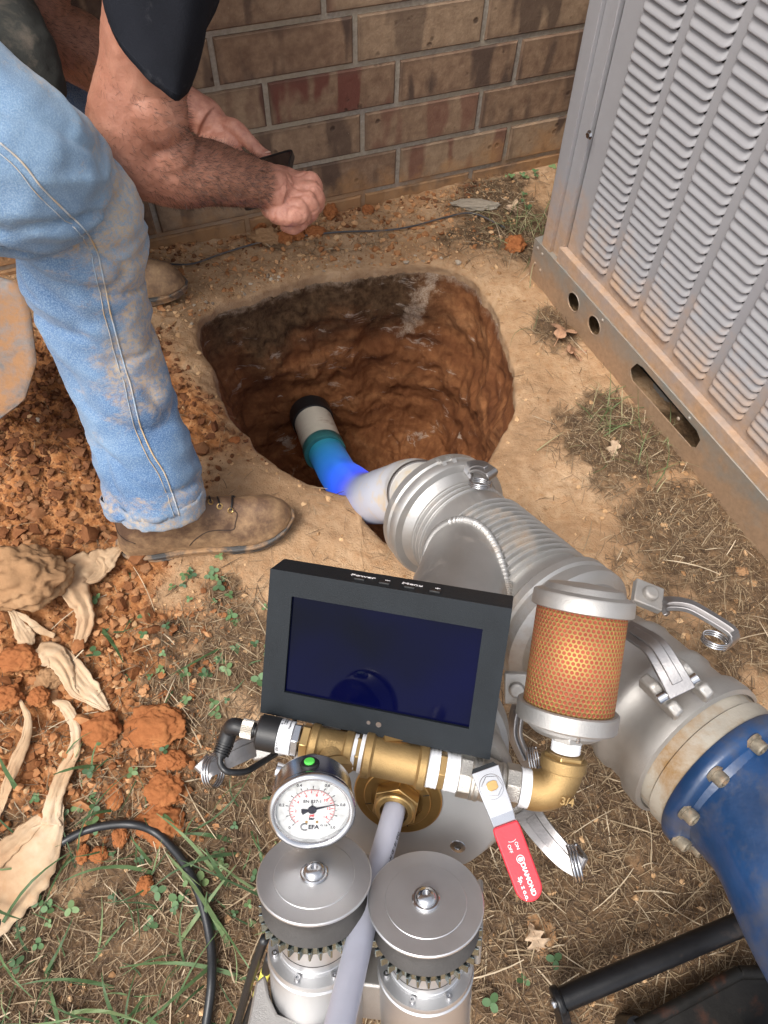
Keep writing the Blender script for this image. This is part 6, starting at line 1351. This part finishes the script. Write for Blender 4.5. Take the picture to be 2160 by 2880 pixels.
# ---- canvas
def canvas_mat():
    t = NT('stained canvas'); n1 = t.noise(9, 6, .65); n2 = t.noise(45, 5, .65); wv = t.n('ShaderNodeTexChecker'); wv.inputs['Scale'].default_value = 900; t.l(t.coord(), wv.inputs['Vector'])
    c = t.ramp(n1, [(.3, (.36, .21, .115)), (.5, (.49, .34, .21)), (.7, (.57, .45, .32))]); c = t.mix(t.ramp(n2, [(.55, 0.), (.8, .45)]), c, (.44, .22, .10))
    t.set(color=c, rough=.93, spec=.2); b = t.bump(wv.outputs['Fac'], .0003, .5); t.bump(n2, .002, .5, b); return t.m
M['canvas'] = canvas_mat()
def canvas():
    root = thing('canvas_sheet', 'dirty cream canvas sheet half buried in the red soil heap, torn strips showing', 'canvas sheet', G(150, 2200))
    def strip(px, lift=.010, fold=.35, seed=0, cx=1, name='cloth_strip'):
        c = catmull([(x, y, w_) for x, y, w_ in px], 10); n = len(c); T = np.gradient(c[:, :2], axis=0); T /= np.linalg.norm(T, axis=1)[:, None]; S_ = np.stack([-T[:, 1], T[:, 0]], 1); m = 17; u = np.linspace(-1, 1, m); rows = []
        rg = np.random.default_rng(seed)
        for i in range(n):
            q = c[i, :2]+S_[i]*(u[:, None]*c[i, 2]/2*(1+.28*perlin(np.array([[i*.22+seed*9, 0, 0]]))[0])); w3 = np.array([G(a, b) for a, b in q]); z = gz(w3[:, 0], w3[:, 1])
            z = base_z(w3[:, 0], w3[:, 1])+.008; lift_ = lift*.55
            wv = .5+.5*np.cos(u*math.pi*1.0*cx+seed+i*.06); taper = min(1, c[i, 2]/60)
            z = z+lift_*(.55+.35*np.sqrt(np.clip(1-u**2, 0, 1)))*taper+.0028*taper*wv+.0034*taper*np.abs(perlin(np.stack([u*1.8+seed*3, np.full(m, i*.07), np.full(m, seed*2.2)], 1)))+.002*taper*np.abs(perlin(np.stack([u*3+i*.05+seed*3, np.full(m, i*.04), np.full(m, seed*5.2)], 1)))
            rows.append(np.array([G(a, b, zz) for (a, b), zz in zip(q, z)]))
        mb = MB(); mb.grid(np.concatenate(rows), n, m); return mb.build(name, M['canvas'], root, smooth=180, solid=.0014)
    K3 = lambda pts: [(x/2.183, 1500+y/2.183, w_/2.183) for x, y, w_ in pts]; K4 = lambda pts: [(x/2.183, 2200+y/2.183, w_/2.183) for x, y, w_ in pts]
    strip(K3([(745, 90, 30), (690, 130, 90), (640, 165, 150), (560, 190, 150), (480, 215, 170), (450, 290, 170), (470, 370, 170), (510, 450, 120), (525, 540, 110), (500, 630, 85), (470, 690, 50), (445, 745, 8)]), .020, seed=1, cx=2.2)
    strip(K3([(560, 130, 60), (620, 190, 90), (600, 260, 70), (520, 290, 60), (430, 330, 50)]), .034, seed=8, cx=1.5)
    strip(K3([(205, 800, 20), (250, 765, 120), (310, 745, 160), (370, 790, 130), (415, 880, 100), (450, 970, 60), (520, 1020, 34), (620, 1070, 30), (700, 1130, 8)]), .020, seed=2, cx=2.4)
    strip(K3([(395, 700, 10), (450, 800, 90), (520, 920, 130), (600, 1010, 90), (690, 1125, 8)]), .005, seed=3)
    strip(K3([(10, 450, 8), (70, 480, 34), (110, 560, 70), (160, 640, 120), (185, 690, 60)]), .012, seed=4)
    strip(K3([(80, 480, 20), (170, 530, 40), (240, 590, 50), (335, 632, 26)]), .014, seed=5)
    strip(K3([(105, 985, 8), (140, 1060, 26), (172, 1140, 44), (158, 1260, 62), (100, 1400, 74), (50, 1530, 62), (10, 1660, 48), (-30, 1760, 40)]), .013, seed=6)
    strip(K3([(322, 1035, 8), (390, 1055, 66), (435, 1120, 76), (466, 1230, 62), (450, 1350, 74), (390, 1480, 90), (345, 1600, 96), (320, 1700, 110), (310, 1790, 130)]), .014, seed=7, cx=1.6)
    strip(K4([(330, 80, 90), (335, 190, 110), (310, 300, 170), (210, 430, 330), (70, 590, 420), (-90, 740, 440), (-260, 900, 440)]), .010, seed=9, cx=2.6, name='cloth_sheet')
    strip(K4([(300, 180, 30), (220, 250, 80), (110, 350, 110), (0, 440, 130), (-120, 560, 150)]), .020, seed=10, cx=1.8, name='cloth_fold')
canvas()

# ---- shovel and board at the left
def shovel():
    c = P(-95, 985, 1.18); root = thing('shovel', 'steel shovel blade caked in clay leaning at the left edge', 'shovel', c*[1, 1, 0])
    f = Fr(c, V(.35, .35, .87), V(.15, -1, 0)); n, m = 26, 17; rows = []
    for i in range(n):
        s = i/(n-1); hw = .105*np.interp(s, [0, .05, .25, .6, .85, .96, 1], [.55, .92, 1.0, .98, .72, .32, .02]); u = np.linspace(-1, 1, m)
        rows.append(f(np.stack([np.full(m, -.14+.29*s), hw*u, .030*(u**2)*(1-.3*s)-.02+.012*s*s], 1)))
    mb = MB(); mb.grid(np.concatenate(rows), n, m); mb.build('blade', simple('clay caked steel', (.17, .175, .18), .6, .3, .3, 14, .0018, 90, dirt=(.30, .155, .07), dscale=16, dlo=.36, dhi=.56), root, smooth=180, solid=.002)
    h = MB(); h.cyl(f.at(-.06, 0, -.014), f.at(-.26, 0, .0), .020, .018, seg=24); h.build('socket', M['dsteel'], root)
    h = MB(); h.cyl(f.at(-.24, 0, .0), f.at(-.24, 0, 0)+nrm([-.75, .25, .55])*.95, .0165, seg=24); h.build('shaft', simple('weathered wood', (.36, .24, .13), .8, 0, .25, 25, .0006, 100), root)
shovel()
def board():
    c = G(10, 838, .02); f = Fr(c, [0, 0, 1], [1, .30, 0]); mb = MB(); mb.box(f, (-.14, .0, .0), (.40, .055, .018)); mb.box(f, (-.14, .012, .014), (.40, .018, .012))
    ob = mb.build('trim_board', simple('dirty white board', (.60, .54, .47), .7, 0, .15, 15, .0006, 200, dirt=(.42, .24, .12), dscale=10, dlo=.45, dhi=.65), None, smooth=30, bevel=.003); tag(ob, 'dirty white trim board lying behind the knee at the left edge', 'board')
board()
